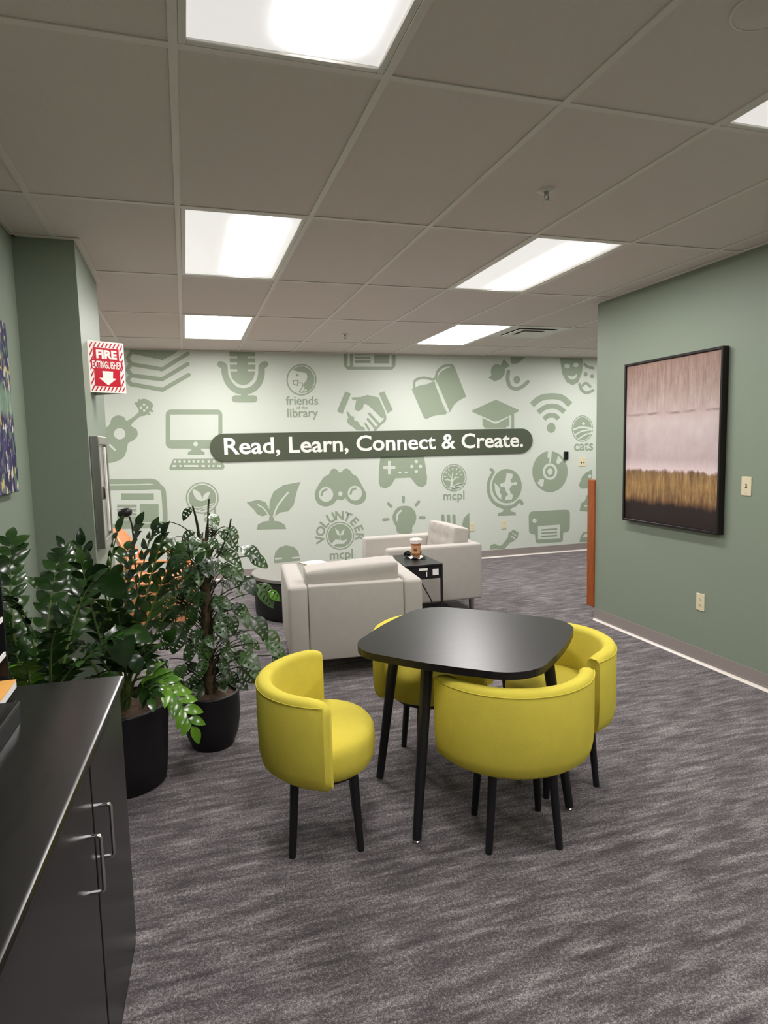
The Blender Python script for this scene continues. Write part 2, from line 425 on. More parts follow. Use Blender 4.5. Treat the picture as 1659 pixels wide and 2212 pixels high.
def fit_text(me, x0, x1, zb, y, height=None, ref=None):
    """lay text (xy plane) onto a wall facing -y: x to x, y to z; fit the width, keep the baseline"""
    xs = [v.co.x for v in me.vertices]; mn, mx = min(xs), max(xs)
    k = (x1 - x0) / (mx - mn); kz = k if height is None else height
    for v in me.vertices: v.co = Vector((x0 + (v.co.x - mn) * k, y, zb + v.co.y * kz))
    return me
MURAL = [('mural_book_stack', [(0,[(-0.511,2.607),(-0.004,2.607),(-0.065,2.562),(-0.179,2.5),(-0.5,2.564),(-0.527,2.542)]),(0,[(-0.521,2.578),(-0.525,2.572),(-0.533,2.562),(-0.542,2.549),(-0.551,2.534),(-0.556,2.515),(-0.553,2.497),(-0.547,2.481),(-0.539,2.467),(-0.533,2.457),(-0.529,2.45),(-0.52,2.441),(-0.507,2.441),(-0.496,2.448),(-0.491,2.46),(-0.493,2.473),(-0.497,2.481),(-0.504,2.491),(-0.51,2.502),(-0.513,2.512),(-0.514,2.516),(-0.513,2.519),(-0.509,2.528),(-0.502,2.537),(-0.494,2.547),(-0.489,2.554),(-0.484,2.567),(-0.488,2.579),(-0.497,2.587),(-0.51,2.586)]),(0,[(-0.516,2.432),(-0.188,2.378),(0.099,2.556),(0.109,2.567),(0.11,2.58),(0.104,2.592),(0.092,2.596),(0.079,2.593),(-0.193,2.423),(-0.507,2.474),(-0.52,2.472),(-0.529,2.463),(-0.532,2.45),(-0.527,2.438)]),(0,[(-0.531,2.454),(-0.536,2.448),(-0.543,2.439),(-0.553,2.426),(-0.561,2.411),(-0.566,2.391),(-0.561,2.372),(-0.553,2.357),(-0.544,2.343),(-0.536,2.332),(-0.531,2.324),(-0.521,2.317),(-0.508,2.317),(-0.498,2.325),(-0.493,2.338),(-0.497,2.351),(-0.502,2.359),(-0.51,2.369),(-0.518,2.381),(-0.523,2.391),(-0.524,2.395),(-0.523,2.397),(-0.519,2.404),(-0.513,2.413),(-0.505,2.422),(-0.5,2.428),(-0.495,2.441),(-0.498,2.454),(-0.508,2.462),(-0.52,2.461)]),(0,[(-0.518,2.311),(-0.194,2.269),(0.093,2.443),(0.102,2.453),(0.104,2.466),(0.098,2.478),(0.086,2.483),(0.073,2.48),(-0.2,2.314),(-0.51,2.354),(-0.523,2.351),(-0.532,2.342),(-0.535,2.328),(-0.529,2.317)]),(0,[(-0.538,2.335),(-0.542,2.33),(-0.55,2.321),(-0.559,2.311),(-0.567,2.297),(-0.573,2.279),(-0.568,2.261),(-0.56,2.248),(-0.551,2.238),(-0.544,2.231),(-0.54,2.226),(-0.529,2.22),(-0.516,2.223),(-0.507,2.232),(-0.504,2.245),(-0.509,2.257),(-0.514,2.262),(-0.521,2.27),(-0.527,2.277),(-0.53,2.282),(-0.53,2.281),(-0.531,2.28),(-0.527,2.286),(-0.52,2.294),(-0.513,2.302),(-0.508,2.308),(-0.503,2.321),(-0.505,2.334),(-0.514,2.342),(-0.527,2.343)]),(0,[(-0.529,2.217),(-0.195,2.155),(0.096,2.324),(0.106,2.334),(0.108,2.348),(0.102,2.359),(0.09,2.365),(0.077,2.362),(-0.2,2.201),(-0.52,2.259),(-0.532,2.257),(-0.542,2.248),(-0.545,2.235),(-0.54,2.223)])]),
('mural_microphone', [(0,[(0.541,2.607),(0.828,2.607),(0.823,2.39),(0.792,2.301),(0.733,2.244),(0.672,2.231),(0.608,2.25),(0.555,2.306),(0.54,2.387)]),(1,[(0.53,2.553),(0.625,2.555),(0.624,2.532),(0.528,2.531)]),(1,[(0.742,2.557),(0.835,2.558),(0.834,2.536),(0.741,2.534)]),(1,[(0.526,2.482),(0.621,2.484),(0.62,2.461),(0.525,2.46)]),(1,[(0.739,2.485),(0.832,2.487),(0.831,2.464),(0.738,2.463)]),(1,[(0.523,2.408),(0.618,2.409),(0.617,2.386),(0.522,2.385)]),(1,[(0.735,2.41),(0.829,2.411),(0.828,2.389),(0.734,2.388)]),(0,[(0.42,2.429),(0.427,2.426),(0.435,2.423),(0.441,2.421),(0.443,2.419),(0.442,2.42),(0.443,2.416),(0.443,2.404),(0.443,2.385),(0.443,2.363),(0.447,2.34),(0.453,2.317),(0.46,2.295),(0.468,2.272),(0.479,2.249),(0.491,2.228),(0.505,2.209),(0.52,2.192),(0.537,2.175),(0.555,2.161),(0.574,2.149),(0.594,2.139),(0.614,2.133),(0.635,2.128),(0.655,2.126),(0.675,2.126),(0.695,2.126),(0.717,2.128),(0.739,2.133),(0.762,2.139),(0.784,2.149),(0.805,2.161),(0.825,2.176),(0.844,2.193),(0.861,2.211),(0.877,2.231),(0.891,2.254),(0.901,2.278),(0.91,2.301),(0.917,2.324),(0.923,2.347),(0.927,2.37),(0.928,2.392),(0.928,2.411),(0.929,2.424),(0.93,2.429),(0.93,2.427),(0.93,2.427),(0.935,2.43),(0.943,2.433),(0.95,2.437),(0.967,2.453),(0.972,2.475),(0.963,2.495),(0.943,2.505),(0.92,2.502),(0.916,2.5),(0.907,2.496),(0.892,2.488),(0.875,2.475),(0.861,2.453),(0.856,2.43),(0.855,2.41),(0.854,2.391),(0.854,2.374),(0.851,2.359),(0.846,2.341),(0.84,2.321),(0.833,2.302),(0.825,2.285),(0.817,2.271),(0.807,2.257),(0.794,2.244),(0.78,2.232),(0.766,2.222),(0.753,2.214),(0.739,2.208),(0.725,2.204),(0.71,2.201),(0.694,2.199),(0.678,2.199),(0.663,2.199),(0.649,2.201),(0.636,2.203),(0.623,2.207),(0.611,2.213),(0.599,2.221),(0.586,2.231),(0.574,2.243),(0.562,2.257),(0.552,2.27),(0.543,2.286),(0.535,2.303),(0.527,2.322),(0.521,2.341),(0.517,2.358),(0.515,2.373),(0.514,2.389),(0.515,2.408),(0.515,2.428),(0.51,2.451),(0.496,2.472),(0.48,2.483),(0.466,2.49),(0.456,2.493),(0.452,2.495),(0.43,2.497),(0.41,2.486),(0.4,2.466),(0.404,2.444)]),(0,[(0.649,2.162),(0.724,2.162),(0.721,2.093),(0.646,2.093)]),(0,[(0.794,2.117),(0.808,2.114),(0.82,2.106),(0.827,2.094),(0.829,2.08),(0.829,2.075),(0.826,2.061),(0.817,2.049),(0.805,2.041),(0.791,2.038),(0.578,2.039),(0.565,2.042),(0.553,2.05),(0.546,2.061),(0.544,2.075),(0.544,2.08),(0.548,2.094),(0.556,2.106),(0.568,2.114),(0.582,2.117)])]),
('mural_guitar', [(0,[(-0.892,1.707),(-0.868,1.741),(-0.835,1.76),(-0.802,1.773),(-0.775,1.79),(-0.761,1.811),(-0.753,1.833),(-0.746,1.854),(-0.737,1.871),(-0.722,1.883),(-0.706,1.893),(-0.689,1.899),(-0.673,1.903),(-0.657,1.901),(-0.64,1.896),(-0.625,1.889),(-0.612,1.881),(-0.604,1.87),(-0.601,1.856),(-0.595,1.845),(-0.582,1.845),(-0.555,1.859),(-0.518,1.884),(-0.483,1.912),(-0.46,1.937),(-0.457,1.958),(-0.465,1.979),(-0.476,1.998),(-0.481,2.016),(-0.477,2.031),(-0.469,2.044),(-0.459,2.055),(-0.447,2.064),(-0.433,2.071),(-0.417,2.077),(-0.4,2.08),(-0.383,2.078),(-0.365,2.071),(-0.346,2.059),(-0.328,2.046),(-0.316,2.033),(-0.31,2.022),(-0.308,2.012),(-0.31,2.002),(-0.313,1.991),(-0.318,1.979),(-0.325,1.967),(-0.334,1.954),(-0.345,1.942),(-0.357,1.93),(-0.371,1.917),(-0.385,1.905),(-0.399,1.896),(-0.412,1.893),(-0.423,1.893),(-0.436,1.892),(-0.452,1.885),(-0.476,1.867),(-0.506,1.843),(-0.532,1.817),(-0.546,1.796),(-0.542,1.782),(-0.525,1.77),(-0.506,1.76),(-0.492,1.747),(-0.487,1.73),(-0.484,1.711),(-0.485,1.693),(-0.489,1.676),(-0.497,1.662),(-0.509,1.65),(-0.523,1.638),(-0.536,1.628),(-0.549,1.621),(-0.564,1.615),(-0.577,1.609),(-0.588,1.599),(-0.595,1.583),(-0.599,1.563),(-0.603,1.541),(-0.609,1.52),(-0.617,1.5),(-0.626,1.479),(-0.636,1.459),(-0.65,1.442),(-0.668,1.429),(-0.688,1.418),(-0.71,1.409),(-0.732,1.402),(-0.754,1.396),(-0.777,1.391),(-0.8,1.39),(-0.823,1.392),(-0.847,1.396),(-0.873,1.401),(-0.895,1.414),(-0.909,1.443),(-0.915,1.499),(-0.913,1.574),(-0.906,1.649)]),(0,[(-0.489,2.019),(-0.461,2.005),(-0.454,2.004),(-0.448,2.007),(-0.444,2.014),(-0.445,2.021),(-0.45,2.026),(-0.478,2.041),(-0.485,2.042),(-0.491,2.039),(-0.495,2.032),(-0.494,2.024)]),(0,[(-0.455,2.057),(-0.439,2.04),(-0.433,2.037),(-0.426,2.039),(-0.421,2.044),(-0.419,2.052),(-0.422,2.058),(-0.439,2.075),(-0.445,2.078),(-0.452,2.077),(-0.457,2.071),(-0.458,2.064)]),(0,[(-0.381,1.918),(-0.359,1.902),(-0.352,1.9),(-0.345,1.902),(-0.341,1.909),(-0.341,1.916),(-0.345,1.922),(-0.367,1.938),(-0.374,1.94),(-0.381,1.937),(-0.385,1.931),(-0.385,1.924)]),(0,[(-0.349,1.951),(-0.329,1.935),(-0.322,1.932),(-0.315,1.935),(-0.31,1.941),(-0.31,1.948),(-0.314,1.954),(-0.334,1.97),(-0.341,1.973),(-0.348,1.97),(-0.352,1.964),(-0.352,1.957)]),(1,[(-0.609,1.703),(-0.612,1.689),(-0.617,1.675),(-0.625,1.664),(-0.636,1.654),(-0.648,1.648),(-0.662,1.644),(-0.675,1.643),(-0.689,1.646),(-0.701,1.652),(-0.711,1.66),(-0.719,1.671),(-0.725,1.684),(-0.727,1.698),(-0.726,1.712),(-0.722,1.725),(-0.715,1.738),(-0.706,1.748),(-0.694,1.756),(-0.681,1.762),(-0.668,1.764),(-0.654,1.763),(-0.641,1.759),(-0.63,1.751),(-0.621,1.742),(-0.614,1.73),(-0.61,1.717)]),(1,[(-0.783,1.574),(-0.735,1.521),(-0.729,1.517),(-0.722,1.518),(-0.717,1.524),(-0.715,1.531),(-0.718,1.538),(-0.767,1.591),(-0.773,1.594),(-0.78,1.593),(-0.785,1.588),(-0.786,1.58)]),(1,[(-0.387,2.015),(-0.388,2.009),(-0.392,2.004),(-0.398,2.001),(-0.404,2.001),(-0.41,2.004),(-0.413,2.009),(-0.414,2.015),(-0.413,2.022),(-0.408,2.027),(-0.403,2.029),(-0.397,2.029),(-0.391,2.027),(-0.388,2.022)]),(1,[(-0.421,1.981),(-0.423,1.975),(-0.427,1.97),(-0.432,1.967),(-0.439,1.967),(-0.444,1.97),(-0.447,1.975),(-0.448,1.982),(-0.447,1.988),(-0.443,1.993),(-0.437,1.996),(-0.431,1.996),(-0.425,1.993),(-0.422,1.988)]),(1,[(-0.357,1.985),(-0.359,1.978),(-0.363,1.973),(-0.369,1.971),(-0.375,1.971),(-0.38,1.974),(-0.384,1.979),(-0.385,1.985),(-0.383,1.991),(-0.379,1.996),(-0.373,1.999),(-0.367,1.999),(-0.362,1.996),(-0.358,1.991)]),(1,[(-0.388,1.952),(-0.39,1.946),(-0.394,1.941),(-0.4,1.938),(-0.406,1.938),(-0.411,1.941),(-0.415,1.946),(-0.416,1.952),(-0.414,1.959),(-0.41,1.964),(-0.404,1.966),(-0.398,1.966),(-0.393,1.964),(-0.389,1.959)])]),
('mural_computer', [(0,[(0.374,1.959),(0.397,1.955),(0.415,1.942),(0.427,1.922),(0.43,1.899),(0.415,1.578),(0.409,1.555),(0.396,1.536),(0.376,1.523),(0.353,1.519),(-0.145,1.531),(-0.167,1.536),(-0.184,1.549),(-0.195,1.569),(-0.198,1.592),(-0.181,1.904),(-0.176,1.927),(-0.162,1.946),(-0.143,1.958),(-0.121,1.963)]),(1,[(-0.134,1.906),(0.386,1.902),(0.372,1.615),(-0.149,1.625)]),(1,[(0.146,1.574),(0.144,1.565),(0.139,1.557),(0.131,1.551),(0.122,1.549),(0.113,1.55),(0.104,1.554),(0.099,1.561),(0.096,1.57),(0.096,1.58),(0.1,1.589),(0.107,1.596),(0.115,1.6),(0.125,1.601),(0.133,1.598),(0.141,1.592),(0.145,1.584)]),(0,[(0.071,1.541),(0.174,1.538),(0.178,1.503),(0.216,1.477),(0.212,1.454),(0.03,1.459),(0.032,1.482),(0.071,1.506)])]),
('mural_keyboard', [(0,[(-0.128,1.415),(0.394,1.404),(0.427,1.31),(0.411,1.281),(-0.168,1.293),(-0.176,1.317)]),(1,[(-0.123,1.398),(-0.099,1.398),(-0.1,1.37),(-0.124,1.371)]),(1,[(-0.073,1.397),(-0.049,1.396),(-0.05,1.369),(-0.074,1.37)]),(1,[(-0.021,1.395),(0.003,1.395),(0.001,1.367),(-0.023,1.368)]),(1,[(0.03,1.394),(0.055,1.393),(0.053,1.366),(0.029,1.366)]),(1,[(0.078,1.393),(0.102,1.392),(0.1,1.364),(0.076,1.365)]),(1,[(0.13,1.391),(0.154,1.39),(0.152,1.363),(0.128,1.363)]),(1,[(0.178,1.39),(0.203,1.389),(0.201,1.361),(0.177,1.362)]),(1,[(0.243,1.388),(0.267,1.387),(0.266,1.359),(0.242,1.36)]),(1,[(0.301,1.386),(0.325,1.385),(0.324,1.357),(0.299,1.358)]),(1,[(-0.141,1.347),(-0.098,1.345),(-0.099,1.322),(-0.142,1.323)]),(1,[(-0.067,1.344),(-0.041,1.343),(-0.042,1.32),(-0.068,1.321)]),(1,[(-0.018,1.343),(0.139,1.338),(0.138,1.314),(-0.019,1.319)]),(1,[(0.172,1.337),(0.211,1.336),(0.21,1.311),(0.171,1.313)]),(1,[(0.243,1.335),(0.267,1.334),(0.266,1.31),(0.242,1.31)]),(1,[(0.292,1.333),(0.316,1.332),(0.315,1.308),(0.291,1.309)]),(1,[(0.344,1.331),(0.388,1.33),(0.387,1.306),(0.342,1.307)])]),
('mural_newspaper', [(0,[(-0.86,1.163),(-0.814,1.161),(-0.749,1.159),(-0.673,1.157),(-0.6,1.154),(-0.541,1.152),(-0.496,1.151),(-0.459,1.151),(-0.428,1.151),(-0.402,1.15),(-0.38,1.148),(-0.364,1.146),(-0.353,1.143),(-0.347,1.14),(-0.342,1.137),(-0.337,1.133),(-0.333,1.128),(-0.33,1.122),(-0.326,1.114),(-0.323,1.105),(-0.32,1.097),(-0.31,1.085),(-0.294,1.082),(-0.279,1.089),(-0.271,1.103),(-0.272,1.12),(-0.275,1.126),(-0.278,1.136),(-0.284,1.148),(-0.291,1.162),(-0.302,1.174),(-0.312,1.182),(-0.323,1.189),(-0.336,1.195),(-0.353,1.2),(-0.374,1.203),(-0.399,1.205),(-0.426,1.205),(-0.457,1.206),(-0.494,1.206),(-0.538,1.207),(-0.598,1.208),(-0.671,1.21),(-0.746,1.213),(-0.811,1.215),(-0.857,1.216),(-0.872,1.212),(-0.881,1.198),(-0.882,1.182),(-0.874,1.168)]),(0,[(-0.864,1.093),(-0.82,1.092),(-0.756,1.09),(-0.682,1.088),(-0.609,1.086),(-0.545,1.085),(-0.489,1.084),(-0.436,1.084),(-0.387,1.085),(-0.346,1.084),(-0.314,1.082),(-0.294,1.079),(-0.287,1.076),(-0.287,1.075),(-0.286,1.072),(-0.28,1.062),(-0.276,1.055),(-0.276,1.055),(-0.276,1.052),(-0.275,1.038),(-0.275,1.012),(-0.274,0.969),(-0.273,0.912),(-0.272,0.849),(-0.273,0.792),(-0.275,0.751),(-0.278,0.727),(-0.281,0.716),(-0.282,0.715),(-0.285,0.713),(-0.296,0.706),(-0.306,0.695),(-0.303,0.709),(-0.294,0.702),(-0.314,0.702),(-0.358,0.703),(-0.441,0.705),(-0.557,0.709),(-0.681,0.713),(-0.791,0.717),(-0.866,0.72),(-0.88,0.716),(-0.889,0.703),(-0.89,0.687),(-0.882,0.674),(-0.868,0.668),(-0.793,0.666),(-0.683,0.661),(-0.559,0.656),(-0.443,0.652),(-0.359,0.65),(-0.315,0.649),(-0.293,0.648),(-0.272,0.643),(-0.267,0.662),(-0.267,0.663),(-0.258,0.668),(-0.245,0.678),(-0.235,0.695),(-0.229,0.717),(-0.225,0.746),(-0.223,0.791),(-0.222,0.85),(-0.223,0.913),(-0.224,0.971),(-0.225,1.014),(-0.225,1.04),(-0.226,1.056),(-0.228,1.07),(-0.233,1.082),(-0.238,1.09),(-0.242,1.098),(-0.248,1.11),(-0.262,1.122),(-0.281,1.13),(-0.307,1.134),(-0.343,1.137),(-0.386,1.137),(-0.435,1.137),(-0.488,1.136),(-0.543,1.136),(-0.606,1.138),(-0.68,1.14),(-0.753,1.142),(-0.817,1.143),(-0.861,1.145),(-0.876,1.14),(-0.885,1.127),(-0.886,1.112),(-0.878,1.099)]),(0,[(-0.692,1.053),(-0.355,1.038),(-0.359,0.968),(-0.696,0.984)]),(0,[(-0.508,0.925),(-0.312,0.915),(-0.323,0.712),(-0.52,0.724)]),(0,[(-0.741,0.931),(-0.541,0.921),(-0.543,0.891),(-0.743,0.901)]),(0,[(-0.743,0.887),(-0.544,0.877),(-0.546,0.847),(-0.745,0.858)]),(0,[(-0.746,0.843),(-0.546,0.832),(-0.548,0.803),(-0.748,0.814)]),(0,[(-0.749,0.801),(-0.549,0.79),(-0.551,0.76),(-0.751,0.772)]),(0,[(-0.752,0.757),(-0.552,0.745),(-0.553,0.715),(-0.753,0.727)])]),
('mural_leaf_emblem', [(0,[(0.345,0.954),(0.341,0.922),(0.331,0.892),(0.316,0.864),(0.296,0.839),(0.273,0.817),(0.246,0.8),(0.216,0.789),(0.185,0.782),(0.153,0.781),(0.122,0.785),(0.092,0.795),(0.064,0.81),(0.039,0.83),(0.018,0.853),(0.002,0.88),(-0.01,0.909),(-0.016,0.939),(-0.017,0.971),(-0.013,1.002),(-0.003,1.032),(0.011,1.059),(0.031,1.084),(0.054,1.105),(0.08,1.122),(0.11,1.134),(0.14,1.141),(0.172,1.143),(0.203,1.139),(0.233,1.129),(0.261,1.115),(0.286,1.096),(0.308,1.073),(0.325,1.046),(0.337,1.017),(0.344,0.986)]),(1,[(0.33,0.954),(0.326,0.926),(0.317,0.898),(0.303,0.872),(0.285,0.849),(0.264,0.83),(0.239,0.814),(0.212,0.803),(0.183,0.797),(0.154,0.796),(0.125,0.8),(0.098,0.809),(0.072,0.823),(0.049,0.841),(0.03,0.862),(0.015,0.887),(0.004,0.913),(-0.002,0.941),(-0.003,0.97),(0.001,0.998),(0.01,1.026),(0.024,1.051),(0.041,1.074),(0.063,1.093),(0.087,1.109),(0.114,1.12),(0.142,1.126),(0.171,1.128),(0.2,1.124),(0.227,1.115),(0.253,1.102),(0.276,1.085),(0.296,1.063),(0.312,1.039),(0.323,1.012),(0.329,0.984)]),(0,[(0.315,0.955),(0.312,0.929),(0.303,0.904),(0.291,0.88),(0.275,0.86),(0.255,0.842),(0.232,0.828),(0.207,0.818),(0.181,0.813),(0.155,0.812),(0.129,0.815),(0.104,0.823),(0.08,0.836),(0.059,0.852),(0.042,0.871),(0.028,0.894),(0.018,0.918),(0.013,0.943),(0.012,0.969),(0.015,0.995),(0.023,1.02),(0.036,1.043),(0.052,1.064),(0.071,1.081),(0.094,1.095),(0.118,1.105),(0.144,1.111),(0.17,1.112),(0.196,1.109),(0.222,1.101),(0.245,1.089),(0.266,1.073),(0.284,1.054),(0.298,1.032),(0.309,1.007),(0.314,0.982)]),(1,[(0.064,1.068),(0.076,1.067),(0.093,1.058),(0.112,1.046),(0.127,1.034),(0.137,1.022),(0.146,1.008),(0.152,0.993),(0.156,0.979),(0.159,0.964),(0.161,0.949),(0.161,0.936),(0.156,0.928),(0.145,0.928),(0.13,0.932),(0.114,0.94),(0.101,0.95),(0.091,0.962),(0.082,0.977),(0.075,0.993),(0.07,1.009),(0.065,1.026),(0.061,1.044),(0.06,1.06)]),(1,[(0.25,1.029),(0.24,1.029),(0.225,1.025),(0.209,1.018),(0.196,1.011),(0.187,1.002),(0.179,0.991),(0.173,0.979),(0.169,0.968),(0.165,0.957),(0.162,0.944),(0.162,0.933),(0.166,0.928),(0.175,0.929),(0.19,0.934),(0.205,0.942),(0.217,0.951),(0.225,0.96),(0.23,0.97),(0.234,0.981),(0.238,0.991),(0.243,1.002),(0.248,1.013),(0.251,1.023)]),(1,[(0.037,0.864),(0.049,0.861),(0.065,0.856),(0.085,0.852),(0.108,0.849),(0.133,0.849),(0.162,0.853),(0.197,0.862),(0.232,0.871),(0.263,0.88),(0.284,0.886),(0.287,0.888),(0.289,0.892),(0.288,0.896),(0.285,0.898),(0.281,0.899),(0.259,0.893),(0.229,0.884),(0.194,0.874),(0.16,0.866),(0.132,0.861),(0.109,0.861),(0.087,0.864),(0.068,0.869),(0.052,0.873),(0.039,0.876),(0.036,0.876),(0.033,0.873),(0.032,0.87),(0.033,0.866)]),(1,[(0.096,0.806),(0.105,0.81),(0.118,0.816),(0.134,0.822),(0.151,0.828),(0.17,0.834),(0.194,0.84),(0.222,0.846),(0.251,0.852),(0.277,0.856),(0.295,0.86),(0.298,0.862),(0.3,0.865),(0.299,0.869),(0.296,0.872),(0.292,0.872),(0.275,0.869),(0.249,0.864),(0.22,0.858),(0.191,0.852),(0.167,0.847),(0.147,0.841),(0.129,0.834),(0.114,0.828),(0.101,0.822),(0.091,0.818),(0.089,0.816),(0.088,0.812),(0.089,0.808),(0.092,0.806)]),(1,[(0.157,0.802),(0.165,0.805),(0.176,0.809),(0.188,0.814),(0.201,0.818),(0.213,0.822),(0.224,0.825),(0.235,0.827),(0.246,0.829),(0.255,0.831),(0.262,0.832),(0.266,0.834),(0.267,0.837),(0.267,0.841),(0.264,0.844),(0.26,0.845),(0.253,0.843),(0.244,0.842),(0.233,0.84),(0.221,0.837),(0.21,0.834),(0.198,0.83),(0.184,0.826),(0.171,0.821),(0.16,0.817),(0.153,0.814),(0.15,0.811),(0.149,0.808),(0.15,0.804),(0.153,0.802)])]),
('mural_sprout', [(0,[(0.759,0.564),(0.774,0.622),(0.843,0.653),(0.934,0.658),(1.026,0.642),(1.085,0.6),(1.104,0.549)]),(0,[(0.962,0.627),(0.962,0.638),(0.963,0.654),(0.965,0.673),(0.965,0.692),(0.965,0.709),(0.964,0.724),(0.962,0.738),(0.96,0.751),(0.958,0.76),(0.956,0.767),(0.9,0.756),(0.901,0.749),(0.903,0.74),(0.905,0.73),(0.907,0.718),(0.908,0.707),(0.908,0.694),(0.907,0.676),(0.906,0.658),(0.905,0.642),(0.904,0.631)]),(0,[(0.657,0.888),(0.789,0.913),(0.872,0.881),(0.908,0.805),(0.922,0.742),(0.833,0.718),(0.772,0.744),(0.739,0.798)]),(1,[(0.776,0.848),(0.786,0.842),(0.799,0.834),(0.815,0.824),(0.83,0.813),(0.843,0.8),(0.857,0.783),(0.871,0.762),(0.884,0.739),(0.895,0.719),(0.904,0.706),(0.907,0.702),(0.912,0.702),(0.916,0.704),(0.918,0.709),(0.917,0.714),(0.909,0.727),(0.897,0.747),(0.884,0.77),(0.869,0.792),(0.855,0.811),(0.84,0.825),(0.823,0.837),(0.807,0.848),(0.794,0.856),(0.784,0.861),(0.78,0.863),(0.775,0.861),(0.773,0.857),(0.773,0.852)]),(0,[(0.907,0.729),(0.925,0.892),(0.973,0.999),(1.09,1.071),(1.295,1.101),(1.247,0.998),(1.202,0.834),(1.133,0.761),(1.045,0.754),(0.977,0.714)]),(1,[(0.971,0.7),(0.977,0.717),(0.985,0.741),(0.996,0.769),(1.008,0.799),(1.024,0.827),(1.046,0.857),(1.075,0.89),(1.104,0.924),(1.131,0.953),(1.149,0.973),(1.152,0.979),(1.151,0.986),(1.146,0.991),(1.139,0.991),(1.133,0.988),(1.115,0.968),(1.088,0.938),(1.058,0.905),(1.029,0.87),(1.006,0.839),(0.989,0.809),(0.975,0.778),(0.965,0.749),(0.957,0.725),(0.951,0.708),(0.95,0.701),(0.954,0.695),(0.96,0.693),(0.967,0.694)])]),
('mural_dome', [(0,[(0.946,0.206),(0.965,0.283),(1.017,0.335),(1.095,0.352),(1.182,0.329),(1.236,0.275),(1.255,0.183),(1.253,0.127),(0.943,0.151)]),(1,[(0.962,0.19),(1.034,0.19),(1.039,0.192),(1.043,0.197),(1.042,0.203),(1.039,0.208),(1.033,0.21),(0.962,0.209),(0.956,0.207),(0.953,0.203),(0.953,0.196),(0.957,0.192)]),(1,[(1.166,0.186),(1.245,0.185),(1.25,0.187),(1.254,0.192),(1.253,0.198),(1.25,0.203),(1.244,0.205),(1.166,0.205),(1.16,0.203),(1.157,0.198),(1.157,0.192),(1.161,0.187)])]),
